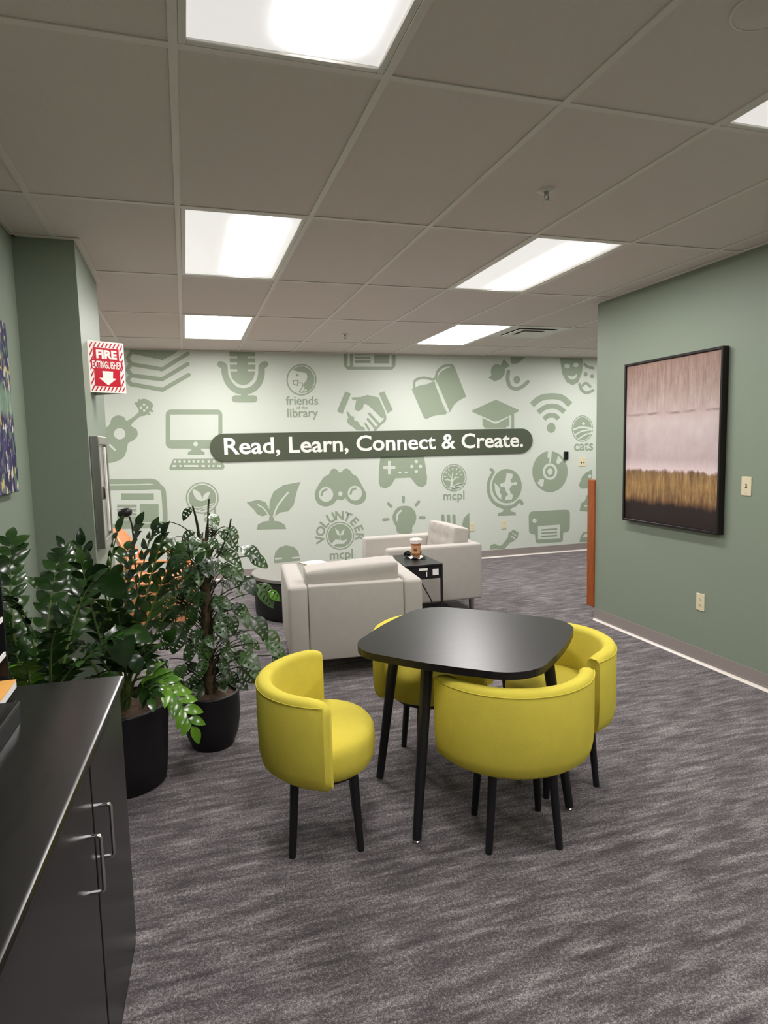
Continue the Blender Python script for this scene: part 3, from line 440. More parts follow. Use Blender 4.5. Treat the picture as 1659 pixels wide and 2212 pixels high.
('mural_friends_emblem', [(0,[(1.53,2.298),(1.526,2.266),(1.517,2.235),(1.503,2.206),(1.484,2.18),(1.461,2.157),(1.435,2.139),(1.406,2.125),(1.376,2.117),(1.345,2.114),(1.314,2.117),(1.285,2.125),(1.257,2.139),(1.233,2.157),(1.212,2.179),(1.195,2.205),(1.183,2.234),(1.177,2.264),(1.175,2.296),(1.179,2.327),(1.188,2.358),(1.202,2.386),(1.221,2.412),(1.243,2.435),(1.269,2.453),(1.297,2.467),(1.327,2.476),(1.358,2.479),(1.389,2.476),(1.419,2.469),(1.446,2.456),(1.471,2.438),(1.492,2.415),(1.509,2.39),(1.522,2.361),(1.529,2.33)]),(1,[(1.515,2.298),(1.511,2.269),(1.503,2.241),(1.49,2.214),(1.472,2.19),(1.452,2.17),(1.428,2.153),(1.401,2.141),(1.374,2.133),(1.345,2.131),(1.317,2.133),(1.29,2.141),(1.265,2.153),(1.243,2.169),(1.224,2.19),(1.209,2.213),(1.198,2.239),(1.192,2.267),(1.19,2.296),(1.194,2.324),(1.202,2.352),(1.215,2.378),(1.232,2.402),(1.253,2.423),(1.276,2.439),(1.302,2.452),(1.33,2.46),(1.358,2.463),(1.386,2.46),(1.413,2.453),(1.438,2.441),(1.461,2.425),(1.48,2.405),(1.496,2.381),(1.507,2.355),(1.513,2.327)]),(0,[(1.241,2.409),(1.308,2.447),(1.386,2.453),(1.462,2.414),(1.504,2.338),(1.502,2.263),(1.473,2.199),(1.433,2.161),(1.402,2.186),(1.371,2.224),(1.378,2.256),(1.408,2.287),(1.423,2.338),(1.411,2.375),(1.364,2.381),(1.294,2.397)]),(0,[(1.32,2.352),(1.318,2.344),(1.314,2.338),(1.308,2.335),(1.301,2.335),(1.295,2.338),(1.291,2.344),(1.289,2.352),(1.291,2.359),(1.296,2.365),(1.302,2.369),(1.309,2.369),(1.315,2.366),(1.319,2.36)]),(0,[(1.258,2.278),(1.301,2.283),(1.296,2.238),(1.253,2.255),(1.263,2.282),(1.263,2.286),(1.261,2.289),(1.257,2.289),(1.254,2.288),(1.252,2.285),(1.242,2.247),(1.305,2.222),(1.317,2.296),(1.257,2.289),(1.254,2.288),(1.252,2.285),(1.252,2.281),(1.254,2.279)]),(0,[(1.314,2.256),(1.321,2.256),(1.331,2.255),(1.341,2.255),(1.35,2.253),(1.355,2.251),(1.358,2.248),(1.36,2.243),(1.36,2.236),(1.359,2.228),(1.356,2.22),(1.35,2.209),(1.34,2.194),(1.329,2.18),(1.319,2.167),(1.312,2.158),(1.311,2.155),(1.312,2.151),(1.315,2.149),(1.318,2.149),(1.321,2.151),(1.328,2.16),(1.338,2.173),(1.35,2.188),(1.36,2.203),(1.367,2.216),(1.37,2.226),(1.372,2.236),(1.371,2.245),(1.368,2.253),(1.363,2.26),(1.354,2.264),(1.343,2.266),(1.331,2.267),(1.321,2.267),(1.315,2.267),(1.311,2.266),(1.309,2.264),(1.309,2.26),(1.31,2.257)]),(0,[(1.391,2.22),(1.363,2.163),(1.363,2.16),(1.364,2.157),(1.368,2.155),(1.371,2.156),(1.374,2.159),(1.402,2.216),(1.402,2.219),(1.4,2.222),(1.397,2.223),(1.394,2.223)]),(0,[(1.316,2.148),(1.322,2.148),(1.332,2.146),(1.344,2.145),(1.356,2.144),(1.369,2.145),(1.382,2.147),(1.395,2.151),(1.409,2.155),(1.421,2.159),(1.429,2.161),(1.432,2.164),(1.433,2.167),(1.432,2.171),(1.429,2.173),(1.425,2.173),(1.417,2.171),(1.405,2.167),(1.392,2.163),(1.379,2.159),(1.368,2.157),(1.357,2.157),(1.345,2.157),(1.334,2.159),(1.325,2.16),(1.318,2.161),(1.314,2.16),(1.311,2.157),(1.31,2.153),(1.312,2.15)])]),
('mural_newsletter', [(0,[(1.866,2.607),(2.521,2.607),(2.514,2.471),(2.471,2.425),(1.91,2.419),(1.868,2.463)]),(1,[(1.917,2.607),(1.946,2.607),(1.94,2.464),(1.911,2.463)]),(1,[(1.987,2.607),(2.471,2.607),(2.466,2.461),(1.98,2.455)]),(0,[(2.008,2.607),(2.203,2.607),(2.201,2.595),(2.006,2.591)]),(0,[(2.005,2.576),(2.201,2.579),(2.2,2.548),(2.005,2.545)]),(0,[(2.004,2.533),(2.2,2.536),(2.199,2.502),(2.003,2.499)]),(0,[(2.248,2.607),(2.437,2.607),(2.433,2.5),(2.244,2.498)])]),
('mural_handshake', [(0,[(1.875,2.164),(1.944,2.136),(1.832,1.896),(1.765,1.928)]),(0,[(2.294,2.142),(2.364,2.165),(2.47,1.941),(2.402,1.897)]),(0,[(1.954,2.091),(2.062,2.097),(2.147,2.121),(2.254,2.1),(2.29,2.089),(2.377,1.899),(2.366,1.857),(2.324,1.844),(2.162,1.999),(2.104,2.016),(2.083,1.954),(2.033,1.928),(1.982,1.948),(2.0,2.019),(2.009,2.058),(1.958,2.066)]),(0,[(2.157,1.885),(2.273,1.761),(2.281,1.757),(2.291,1.758),(2.298,1.764),(2.3,1.772),(2.296,1.781),(2.18,1.904),(2.172,1.909),(2.163,1.908),(2.156,1.902),(2.154,1.893)]),(0,[(2.134,1.825),(2.223,1.721),(2.23,1.717),(2.238,1.717),(2.245,1.722),(2.247,1.73),(2.244,1.738),(2.156,1.842),(2.149,1.846),(2.14,1.845),(2.134,1.84),(2.131,1.832)]),(0,[(2.106,1.767),(2.151,1.7),(2.157,1.696),(2.164,1.695),(2.171,1.699),(2.173,1.706),(2.171,1.713),(2.126,1.78),(2.121,1.784),(2.113,1.785),(2.106,1.781),(2.104,1.774)]),(0,[(2.351,1.867),(2.351,1.859),(2.351,1.849),(2.351,1.839),(2.349,1.829),(2.345,1.822),(2.338,1.814),(2.327,1.804),(2.313,1.794),(2.298,1.784),(2.284,1.772),(2.27,1.759),(2.257,1.746),(2.244,1.732),(2.233,1.721),(2.226,1.713),(2.222,1.704),(2.224,1.696),(2.231,1.69),(2.24,1.689),(2.248,1.693),(2.256,1.701),(2.267,1.713),(2.279,1.726),(2.292,1.739),(2.304,1.751),(2.317,1.761),(2.331,1.771),(2.346,1.782),(2.36,1.793),(2.371,1.806),(2.378,1.821),(2.381,1.836),(2.382,1.849),(2.382,1.859),(2.382,1.866),(2.379,1.875),(2.372,1.88),(2.362,1.88),(2.354,1.875)]),(0,[(1.884,1.927),(1.908,1.916),(1.936,1.871),(1.974,1.864),(1.975,1.818),(2.024,1.801),(2.055,1.748),(2.104,1.731),(2.106,1.697),(2.007,1.699),(1.957,1.744),(1.906,1.776),(1.886,1.823),(1.906,1.851)])]),
('mural_open_book', [(0,[(2.771,2.186),(2.771,2.202),(2.769,2.224),(2.769,2.249),(2.771,2.27),(2.777,2.283),(2.787,2.293),(2.804,2.301),(2.826,2.308),(2.85,2.314),(2.874,2.317),(2.9,2.316),(2.931,2.31),(2.964,2.302),(2.997,2.298),(3.027,2.301),(3.05,2.319),(3.061,2.342),(3.067,2.364),(3.072,2.384),(3.081,2.4),(3.092,2.414),(3.107,2.429),(3.122,2.443),(3.138,2.454),(3.154,2.462),(3.174,2.468),(3.2,2.471),(3.226,2.473),(3.25,2.473),(3.268,2.474),(3.278,2.478),(3.284,2.486),(3.283,2.496),(3.277,2.503),(3.267,2.506),(3.25,2.505),(3.226,2.504),(3.197,2.502),(3.168,2.499),(3.142,2.491),(3.119,2.48),(3.1,2.466),(3.082,2.45),(3.066,2.434),(3.051,2.416),(3.04,2.394),(3.034,2.371),(3.028,2.351),(3.022,2.337),(3.015,2.331),(2.998,2.329),(2.971,2.333),(2.939,2.34),(2.905,2.347),(2.873,2.348),(2.845,2.344),(2.817,2.338),(2.791,2.33),(2.768,2.318),(2.749,2.301),(2.738,2.276),(2.735,2.249),(2.736,2.222),(2.737,2.199),(2.738,2.184),(2.741,2.175),(2.75,2.17),(2.76,2.17),(2.768,2.176)]),(0,[(2.718,2.196),(2.817,2.236),(2.921,2.253),(3.021,2.294),(3.177,1.88),(3.089,1.875),(2.995,1.859),(2.907,1.825),(2.877,1.837)]),(0,[(3.04,2.311),(3.109,2.408),(3.198,2.455),(3.292,2.484),(3.453,2.099),(3.356,2.053),(3.286,2.001),(3.228,1.909),(3.171,1.892)]),(1,[(3.034,2.241),(3.179,1.914),(3.186,1.906),(3.198,1.903),(3.208,1.907),(3.215,1.917),(3.214,1.927),(3.068,2.255),(3.061,2.263),(3.05,2.265),(3.039,2.261),(3.033,2.252)])]),
('mural_binoculars', [(0,[(1.643,1.179),(1.652,1.192),(1.659,1.206),(1.664,1.22),(1.671,1.23),(1.681,1.237),(1.691,1.242),(1.702,1.244),(1.712,1.245),(1.723,1.242),(1.733,1.237),(1.743,1.231),(1.752,1.225),(1.757,1.219),(1.76,1.212),(1.762,1.205),(1.767,1.201),(1.775,1.198),(1.785,1.197),(1.794,1.198),(1.802,1.2),(1.807,1.204),(1.81,1.211),(1.814,1.219),(1.819,1.225),(1.828,1.231),(1.838,1.236),(1.849,1.24),(1.86,1.241),(1.872,1.238),(1.884,1.232),(1.897,1.224),(1.907,1.216),(1.915,1.206),(1.922,1.194),(1.928,1.182),(1.937,1.171),(1.949,1.163),(1.963,1.158),(1.978,1.149),(1.994,1.133),(2.011,1.105),(2.031,1.068),(2.05,1.029),(2.066,0.997),(2.078,0.974),(2.089,0.956),(2.097,0.94),(2.101,0.922),(2.101,0.901),(2.098,0.88),(2.091,0.86),(2.082,0.842),(2.07,0.828),(2.054,0.816),(2.036,0.807),(2.019,0.8),(2.002,0.796),(1.984,0.794),(1.967,0.795),(1.95,0.798),(1.932,0.804),(1.914,0.812),(1.897,0.822),(1.882,0.832),(1.869,0.844),(1.859,0.858),(1.849,0.871),(1.838,0.878),(1.828,0.878),(1.817,0.872),(1.807,0.865),(1.794,0.861),(1.78,0.863),(1.764,0.867),(1.748,0.871),(1.734,0.87),(1.722,0.861),(1.712,0.848),(1.701,0.833),(1.688,0.821),(1.669,0.812),(1.648,0.802),(1.625,0.796),(1.603,0.793),(1.581,0.794),(1.558,0.799),(1.536,0.806),(1.517,0.817),(1.502,0.831),(1.488,0.848),(1.477,0.866),(1.469,0.885),(1.464,0.902),(1.461,0.92),(1.46,0.939),(1.462,0.957),(1.467,0.975),(1.475,0.993),(1.485,1.013),(1.498,1.034),(1.515,1.061),(1.535,1.091),(1.555,1.119),(1.575,1.142),(1.593,1.156),(1.612,1.164),(1.629,1.17)]),(1,[(1.687,0.934),(1.685,0.916),(1.679,0.9),(1.671,0.885),(1.659,0.872),(1.645,0.861),(1.63,0.854),(1.613,0.849),(1.596,0.848),(1.579,0.851),(1.562,0.857),(1.547,0.866),(1.534,0.878),(1.524,0.892),(1.516,0.907),(1.512,0.924),(1.511,0.942),(1.513,0.959),(1.519,0.976),(1.527,0.991),(1.539,1.004),(1.552,1.014),(1.568,1.022),(1.584,1.026),(1.602,1.027),(1.619,1.025),(1.635,1.019),(1.65,1.01),(1.663,0.998),(1.674,0.984),(1.681,0.968),(1.686,0.951)]),(1,[(2.049,0.934),(2.046,0.916),(2.041,0.899),(2.032,0.884),(2.02,0.871),(2.006,0.86),(1.99,0.852),(1.973,0.848),(1.955,0.847),(1.938,0.85),(1.921,0.856),(1.905,0.865),(1.892,0.877),(1.881,0.891),(1.873,0.907),(1.869,0.924),(1.868,0.942),(1.87,0.959),(1.876,0.976),(1.884,0.991),(1.896,1.004),(1.91,1.015),(1.926,1.023),(1.943,1.027),(1.96,1.028),(1.978,1.026),(1.995,1.02),(2.01,1.011),(2.024,0.999),(2.035,0.985),(2.043,0.969),(2.047,0.951)]),(1,[(1.804,0.938),(1.801,0.927),(1.795,0.918),(1.786,0.912),(1.776,0.91),(1.765,0.913),(1.757,0.919),(1.751,0.929),(1.749,0.94),(1.752,0.951),(1.758,0.961),(1.767,0.966),(1.777,0.968),(1.788,0.966),(1.796,0.959),(1.802,0.949)]),(0,[(1.556,0.927),(1.559,0.934),(1.561,0.944),(1.565,0.954),(1.569,0.963),(1.572,0.968),(1.578,0.972),(1.586,0.976),(1.596,0.979),(1.605,0.982),(1.612,0.984),(1.618,0.989),(1.621,0.997),(1.618,1.005),(1.611,1.009),(1.603,1.009),(1.597,1.007),(1.587,1.004),(1.576,1.0),(1.564,0.995),(1.553,0.987),(1.545,0.976),(1.54,0.963),(1.536,0.952),(1.533,0.942),(1.531,0.935),(1.531,0.927),(1.536,0.921),(1.544,0.918),(1.552,0.921)]),(0,[(1.916,0.926),(1.918,0.933),(1.921,0.943),(1.925,0.954),(1.929,0.963),(1.933,0.968),(1.938,0.972),(1.946,0.975),(1.956,0.978),(1.965,0.98),(1.972,0.982),(1.979,0.986),(1.981,0.994),(1.979,1.002),(1.972,1.007),(1.964,1.007),(1.958,1.006),(1.948,1.003),(1.937,1.0),(1.925,0.995),(1.913,0.987),(1.905,0.976),(1.9,0.964),(1.895,0.952),(1.892,0.942),(1.89,0.935),(1.89,0.927),(1.895,0.92),(1.903,0.918),(1.911,0.92)])]),
('mural_game_controller', [(0,[(2.298,1.367),(2.865,1.362),(2.879,1.285),(2.904,1.093),(2.894,1.01),(2.841,0.974),(2.768,0.995),(2.683,1.101),(2.485,1.1),(2.423,1.013),(2.352,0.978),(2.285,1.0),(2.265,1.063),(2.28,1.277)]),(1,[(2.33,1.256),(2.486,1.251),(2.485,1.215),(2.33,1.22)]),(1,[(2.39,1.316),(2.429,1.315),(2.425,1.151),(2.386,1.152)]),(1,[(2.786,1.298),(2.783,1.289),(2.778,1.282),(2.769,1.277),(2.76,1.277),(2.75,1.28),(2.743,1.286),(2.74,1.295),(2.74,1.304),(2.744,1.312),(2.751,1.318),(2.76,1.32),(2.77,1.319),(2.778,1.314),(2.784,1.307)]),(1,[(2.726,1.238),(2.724,1.229),(2.718,1.222),(2.71,1.218),(2.7,1.217),(2.691,1.221),(2.684,1.227),(2.681,1.235),(2.681,1.244),(2.685,1.252),(2.692,1.258),(2.701,1.261),(2.711,1.259),(2.719,1.255),(2.725,1.247)]),(1,[(2.84,1.235),(2.837,1.226),(2.832,1.219),(2.823,1.214),(2.814,1.214),(2.804,1.217),(2.797,1.223),(2.794,1.232),(2.794,1.241),(2.798,1.249),(2.805,1.255),(2.814,1.257),(2.824,1.256),(2.832,1.251),(2.838,1.244)]),(1,[(2.783,1.175),(2.781,1.166),(2.775,1.159),(2.767,1.155),(2.757,1.154),(2.748,1.157),(2.741,1.164),(2.737,1.172),(2.737,1.181),(2.741,1.189),(2.749,1.195),(2.758,1.198),(2.768,1.196),(2.776,1.192),(2.781,1.184)]),(1,[(2.521,1.179),(2.564,1.177),(2.564,1.158),(2.521,1.16)]),(1,[(2.604,1.177),(2.644,1.176),(2.644,1.157),(2.604,1.158)])]),
('mural_light_bulb', [(0,[(2.594,0.749),(2.613,0.748),(2.632,0.746),(2.651,0.742),(2.668,0.735),(2.685,0.724),(2.7,0.712),(2.714,0.697),(2.726,0.681),(2.735,0.663),(2.742,0.643),(2.747,0.623),(2.749,0.603),(2.748,0.584),(2.745,0.565),(2.739,0.546),(2.733,0.528),(2.724,0.512),(2.712,0.498),(2.701,0.483),(2.692,0.468),(2.69,0.45),(2.692,0.43),(2.69,0.412),(2.676,0.4),(2.641,0.395),(2.592,0.396),(2.543,0.401),(2.507,0.41),(2.49,0.427),(2.483,0.449),(2.481,0.473),(2.476,0.495),(2.467,0.514),(2.457,0.532),(2.448,0.549),(2.442,0.566),(2.437,0.582),(2.435,0.597),(2.434,0.612),(2.436,0.628),(2.44,0.644),(2.447,0.662),(2.456,0.679),(2.466,0.694),(2.477,0.708),(2.489,0.72),(2.502,0.731),(2.517,0.74),(2.534,0.745),(2.554,0.748),(2.574,0.749)]),(1,[(2.505,0.573),(2.505,0.583),(2.506,0.597),(2.507,0.613),(2.509,0.628),(2.512,0.639),(2.519,0.648),(2.528,0.658),(2.539,0.667),(2.549,0.675),(2.556,0.681),(2.56,0.687),(2.559,0.695),(2.554,0.7),(2.546,0.702),(2.539,0.699),(2.532,0.694),(2.522,0.686),(2.51,0.676),(2.498,0.664),(2.489,0.65),(2.484,0.634),(2.481,0.616),(2.48,0.599),(2.48,0.585),(2.479,0.575),(2.481,0.567),(2.487,0.562),(2.495,0.562),(2.502,0.566)]),(0,[(2.566,0.863),(2.565,0.803),(2.568,0.793),(2.577,0.786),(2.588,0.785),(2.597,0.791),(2.601,0.801),(2.602,0.861),(2.599,0.871),(2.59,0.878),(2.579,0.879),(2.57,0.873)]),(0,[(2.37,0.778),(2.408,0.741),(2.417,0.736),(2.428,0.737),(2.436,0.744),(2.438,0.755),(2.433,0.764),(2.395,0.801),(2.385,0.807),(2.375,0.805),(2.367,0.798),(2.365,0.788)]),(0,[(2.772,0.804),(2.735,0.764),(2.731,0.755),(2.733,0.744),(2.742,0.737),(2.753,0.736),(2.763,0.741),(2.8,0.78),(2.804,0.79),(2.802,0.801),(2.793,0.808),(2.782,0.809)]),(0,[(2.318,0.576),(2.377,0.577),(2.388,0.58),(2.394,0.589),(2.393,0.599),(2.386,0.608),(2.376,0.611),(2.316,0.61),(2.306,0.607),(2.3,0.598),(2.3,0.588),(2.307,0.579)]),(0,[(2.798,0.575),(2.856,0.57),(2.867,0.573),(2.874,0.581),(2.875,0.592),(2.869,0.601),(2.858,0.605),(2.799,0.61),(2.788,0.607),(2.781,0.599),(2.781,0.588),(2.787,0.579)])]),
('mural_volunteer_emblem', [(0,[(1.934,0.413),(1.931,0.383),(1.922,0.354),(1.908,0.328),(1.889,0.305),(1.866,0.285),(1.84,0.269),(1.812,0.259),(1.782,0.253),(1.751,0.252),(1.72,0.257),(1.691,0.267),(1.663,0.282),(1.639,0.301),(1.618,0.323),(1.601,0.349),(1.589,0.377),(1.582,0.406),(1.581,0.436),(1.584,0.465),(1.593,0.493),(1.607,0.519),(1.625,0.542),(1.647,0.562),(1.673,0.578),(1.701,0.589),(1.731,0.594),(1.762,0.595),(1.792,0.591),(1.822,0.581),(1.849,0.567),(1.874,0.549),(1.896,0.526),(1.913,0.5),(1.925,0.472),(1.932,0.443)]),(1,[(1.919,0.414),(1.916,0.387),(1.908,0.36),(1.895,0.336),(1.878,0.315),(1.857,0.297),(1.833,0.283),(1.807,0.273),(1.78,0.268),(1.751,0.267),(1.723,0.272),(1.696,0.281),(1.671,0.294),(1.649,0.311),(1.63,0.332),(1.614,0.355),(1.603,0.381),(1.597,0.407),(1.595,0.435),(1.599,0.461),(1.607,0.487),(1.619,0.511),(1.636,0.532),(1.656,0.55),(1.68,0.564),(1.706,0.574),(1.733,0.58),(1.761,0.581),(1.789,0.577),(1.816,0.568),(1.842,0.555),(1.864,0.538),(1.884,0.517),(1.9,0.494),(1.911,0.468),(1.917,0.441)]),(0,[(1.907,0.415),(1.904,0.389),(1.896,0.365),(1.884,0.343),(1.869,0.323),(1.849,0.307),(1.827,0.294),(1.803,0.285),(1.778,0.28),(1.752,0.279),(1.726,0.283),(1.701,0.292),(1.678,0.304),(1.657,0.32),(1.639,0.339),(1.625,0.36),(1.615,0.384),(1.609,0.409),(1.607,0.434),(1.611,0.459),(1.618,0.482),(1.63,0.504),(1.645,0.524),(1.664,0.541),(1.686,0.554),(1.709,0.563),(1.735,0.568),(1.761,0.569),(1.787,0.565),(1.812,0.557),(1.835,0.545),(1.856,0.529),(1.874,0.51),(1.889,0.488),(1.899,0.465),(1.905,0.44)]),(1,[(1.695,0.522),(1.742,0.483),(1.755,0.431),(1.721,0.439)]),(1,[(1.818,0.508),(1.776,0.477),(1.762,0.431),(1.795,0.434)]),(1,[(1.752,0.434),(1.751,0.375),(1.752,0.372),(1.755,0.37),(1.757,0.37),(1.76,0.372),(1.761,0.374),(1.761,0.433),(1.76,0.436),(1.758,0.438),(1.755,0.438),(1.753,0.437)]),(1,[(1.642,0.331),(1.698,0.384),(1.738,0.376),(1.793,0.364),(1.851,0.376),(1.798,0.323),(1.716,0.326),(1.657,0.311)])]),
('mural_tree_emblem', [(0,[(3.448,1.07),(3.444,1.039),(3.436,1.01),(3.423,0.982),(3.404,0.958),(3.382,0.937),(3.357,0.92),(3.328,0.908),(3.299,0.902),(3.268,0.9),(3.237,0.904),(3.208,0.914),(3.18,0.928),(3.155,0.946),(3.134,0.969),(3.117,0.995),(3.105,1.023),(3.097,1.052),(3.095,1.083),(3.098,1.113),(3.106,1.142),(3.12,1.169),(3.137,1.193),(3.159,1.214),(3.184,1.231),(3.212,1.243),(3.242,1.249),(3.272,1.251),(3.303,1.248),(3.333,1.239),(3.36,1.225),(3.385,1.207),(3.407,1.184),(3.425,1.159),(3.437,1.13),(3.445,1.1)]),(1,[(3.434,1.07),(3.431,1.042),(3.423,1.014),(3.411,0.989),(3.394,0.966),(3.374,0.947),(3.35,0.931),(3.324,0.92),(3.296,0.914),(3.268,0.913),(3.24,0.917),(3.212,0.925),(3.187,0.938),(3.164,0.956),(3.144,0.976),(3.129,1.0),(3.117,1.026),(3.11,1.054),(3.108,1.082),(3.111,1.11),(3.119,1.137),(3.131,1.162),(3.148,1.185),(3.168,1.204),(3.191,1.22),(3.217,1.231),(3.244,1.237),(3.272,1.239),(3.3,1.235),(3.328,1.227),(3.353,1.214),(3.377,1.197),(3.397,1.177),(3.413,1.153),(3.424,1.126),(3.432,1.099)]),(0,[(3.423,1.07),(3.42,1.044),(3.413,1.018),(3.402,0.994),(3.386,0.973),(3.367,0.955),(3.345,0.94),(3.32,0.93),(3.295,0.924),(3.268,0.923),(3.242,0.926),(3.216,0.934),(3.192,0.947),(3.171,0.963),(3.153,0.982),(3.138,1.005),(3.127,1.029),(3.121,1.055),(3.119,1.082),(3.121,1.108),(3.129,1.134),(3.14,1.157),(3.155,1.178),(3.174,1.197),(3.196,1.211),(3.22,1.221),(3.246,1.228),(3.272,1.229),(3.298,1.226),(3.324,1.218),(3.348,1.206),(3.37,1.19),(3.388,1.171),(3.403,1.148),(3.414,1.123),(3.421,1.097)]),(1,[(3.238,0.944),(3.24,0.953),(3.244,0.965),(3.248,0.98),(3.252,0.995),(3.254,1.009),(3.255,1.021),(3.254,1.034),(3.253,1.045),(3.252,1.054),(3.252,1.06),(3.248,1.068),(3.24,1.073),(3.231,1.072),(3.224,1.067),(3.222,1.059),(3.222,1.052),(3.223,1.043),(3.224,1.033),(3.225,1.022),(3.224,1.013),(3.222,1.001),(3.219,0.987),(3.215,0.973),(3.211,0.961),(3.209,0.952),(3.209,0.944),(3.215,0.937),(3.224,0.934),(3.233,0.937)]),(1,[(3.24,1.037),(3.18,1.074),(3.176,1.075),(3.173,1.074),(3.17,1.07),(3.171,1.066),(3.173,1.063),(3.233,1.026),(3.237,1.025),(3.241,1.027),(3.243,1.03),(3.243,1.034)]),(1,[(3.244,1.026),(3.317,1.079),(3.319,1.083),(3.319,1.086),(3.316,1.09),(3.312,1.091),(3.308,1.089),(3.235,1.036),(3.233,1.033),(3.233,1.029),(3.236,1.026),(3.24,1.025)]),(1,[(3.243,1.051),(3.259,1.134),(3.259,1.138),(3.256,1.141),(3.252,1.141),(3.248,1.14),(3.246,1.137),(3.23,1.054),(3.231,1.05),(3.233,1.047),(3.238,1.046),(3.241,1.048)]),(1,[(3.125,1.102),(3.149,1.107),(3.169,1.092),(3.145,1.088)]),(1,[(3.145,1.165),(3.169,1.16),(3.181,1.14),(3.157,1.145)]),(1,[(3.189,1.197),(3.209,1.183),(3.213,1.161),(3.192,1.174)]),(1,[(3.25,1.211),(3.264,1.192),(3.257,1.17),(3.244,1.19)]),(1,[(3.314,1.202),(3.316,1.179),(3.299,1.163),(3.297,1.185)]),(1,[(3.368,1.166),(3.358,1.146),(3.334,1.139),(3.344,1.16)]),(1,[(3.387,1.117),(3.369,1.101),(3.344,1.104),(3.362,1.119)]),(1,[(3.185,1.132),(3.207,1.123),(3.215,1.101),(3.193,1.11)]),(1,[(3.247,1.149),(3.263,1.13),(3.258,1.108),(3.243,1.126)]),(1,[(3.315,1.138),(3.315,1.115),(3.296,1.101),(3.296,1.124)]),(1,[(3.169,1.052),(3.192,1.061),(3.214,1.05),(3.191,1.042)]),(1,[(3.132,1.056),(3.155,1.062),(3.176,1.05),(3.153,1.044)]),(1,[(3.347,1.087),(3.333,1.069),(3.308,1.067),(3.322,1.085)]),(1,[(3.208,1.105),(3.23,1.093),(3.236,1.071),(3.214,1.082)]),(1,[(3.289,1.1),(3.288,1.077),(3.27,1.063),(3.27,1.086)]),(1,[(3.16,0.959),(3.169,0.958),(3.183,0.956),(3.2,0.954),(3.218,0.954),(3.237,0.956),(3.257,0.961),(3.278,0.97),(3.299,0.979),(3.319,0.988),(3.336,0.994),(3.352,0.997),(3.369,0.998),(3.384,0.998),(3.396,0.998),(3.406,0.998),(3.41,0.999),(3.412,1.002),(3.412,1.006),(3.409,1.009),(3.405,1.01),(3.396,1.01),(3.383,1.01),(3.368,1.01),(3.35,1.009),(3.332,1.006),(3.313,0.999),(3.292,0.991),(3.271,0.981),(3.251,0.973),(3.234,0.968),(3.217,0.966),(3.2,0.967),(3.184,0.968),(3.171,0.97),(3.161,0.971),(3.157,0.97),(3.154,0.968),(3.154,0.964),(3.156,0.96)]),(1,[(3.207,0.926),(3.219,0.93),(3.237,0.936),(3.257,0.943),(3.278,0.949),(3.297,0.954),(3.317,0.957),(3.337,0.96),(3.358,0.962),(3.375,0.963),(3.388,0.964),(3.391,0.965),(3.393,0.968),(3.392,0.972),(3.39,0.974),(3.386,0.975),(3.374,0.974),(3.356,0.973),(3.336,0.971),(3.314,0.968),(3.294,0.965),(3.274,0.96),(3.253,0.953),(3.232,0.946),(3.215,0.94),(3.203,0.936),(3.2,0.934),(3.199,0.931),(3.2,0.928),(3.203,0.926)])]),
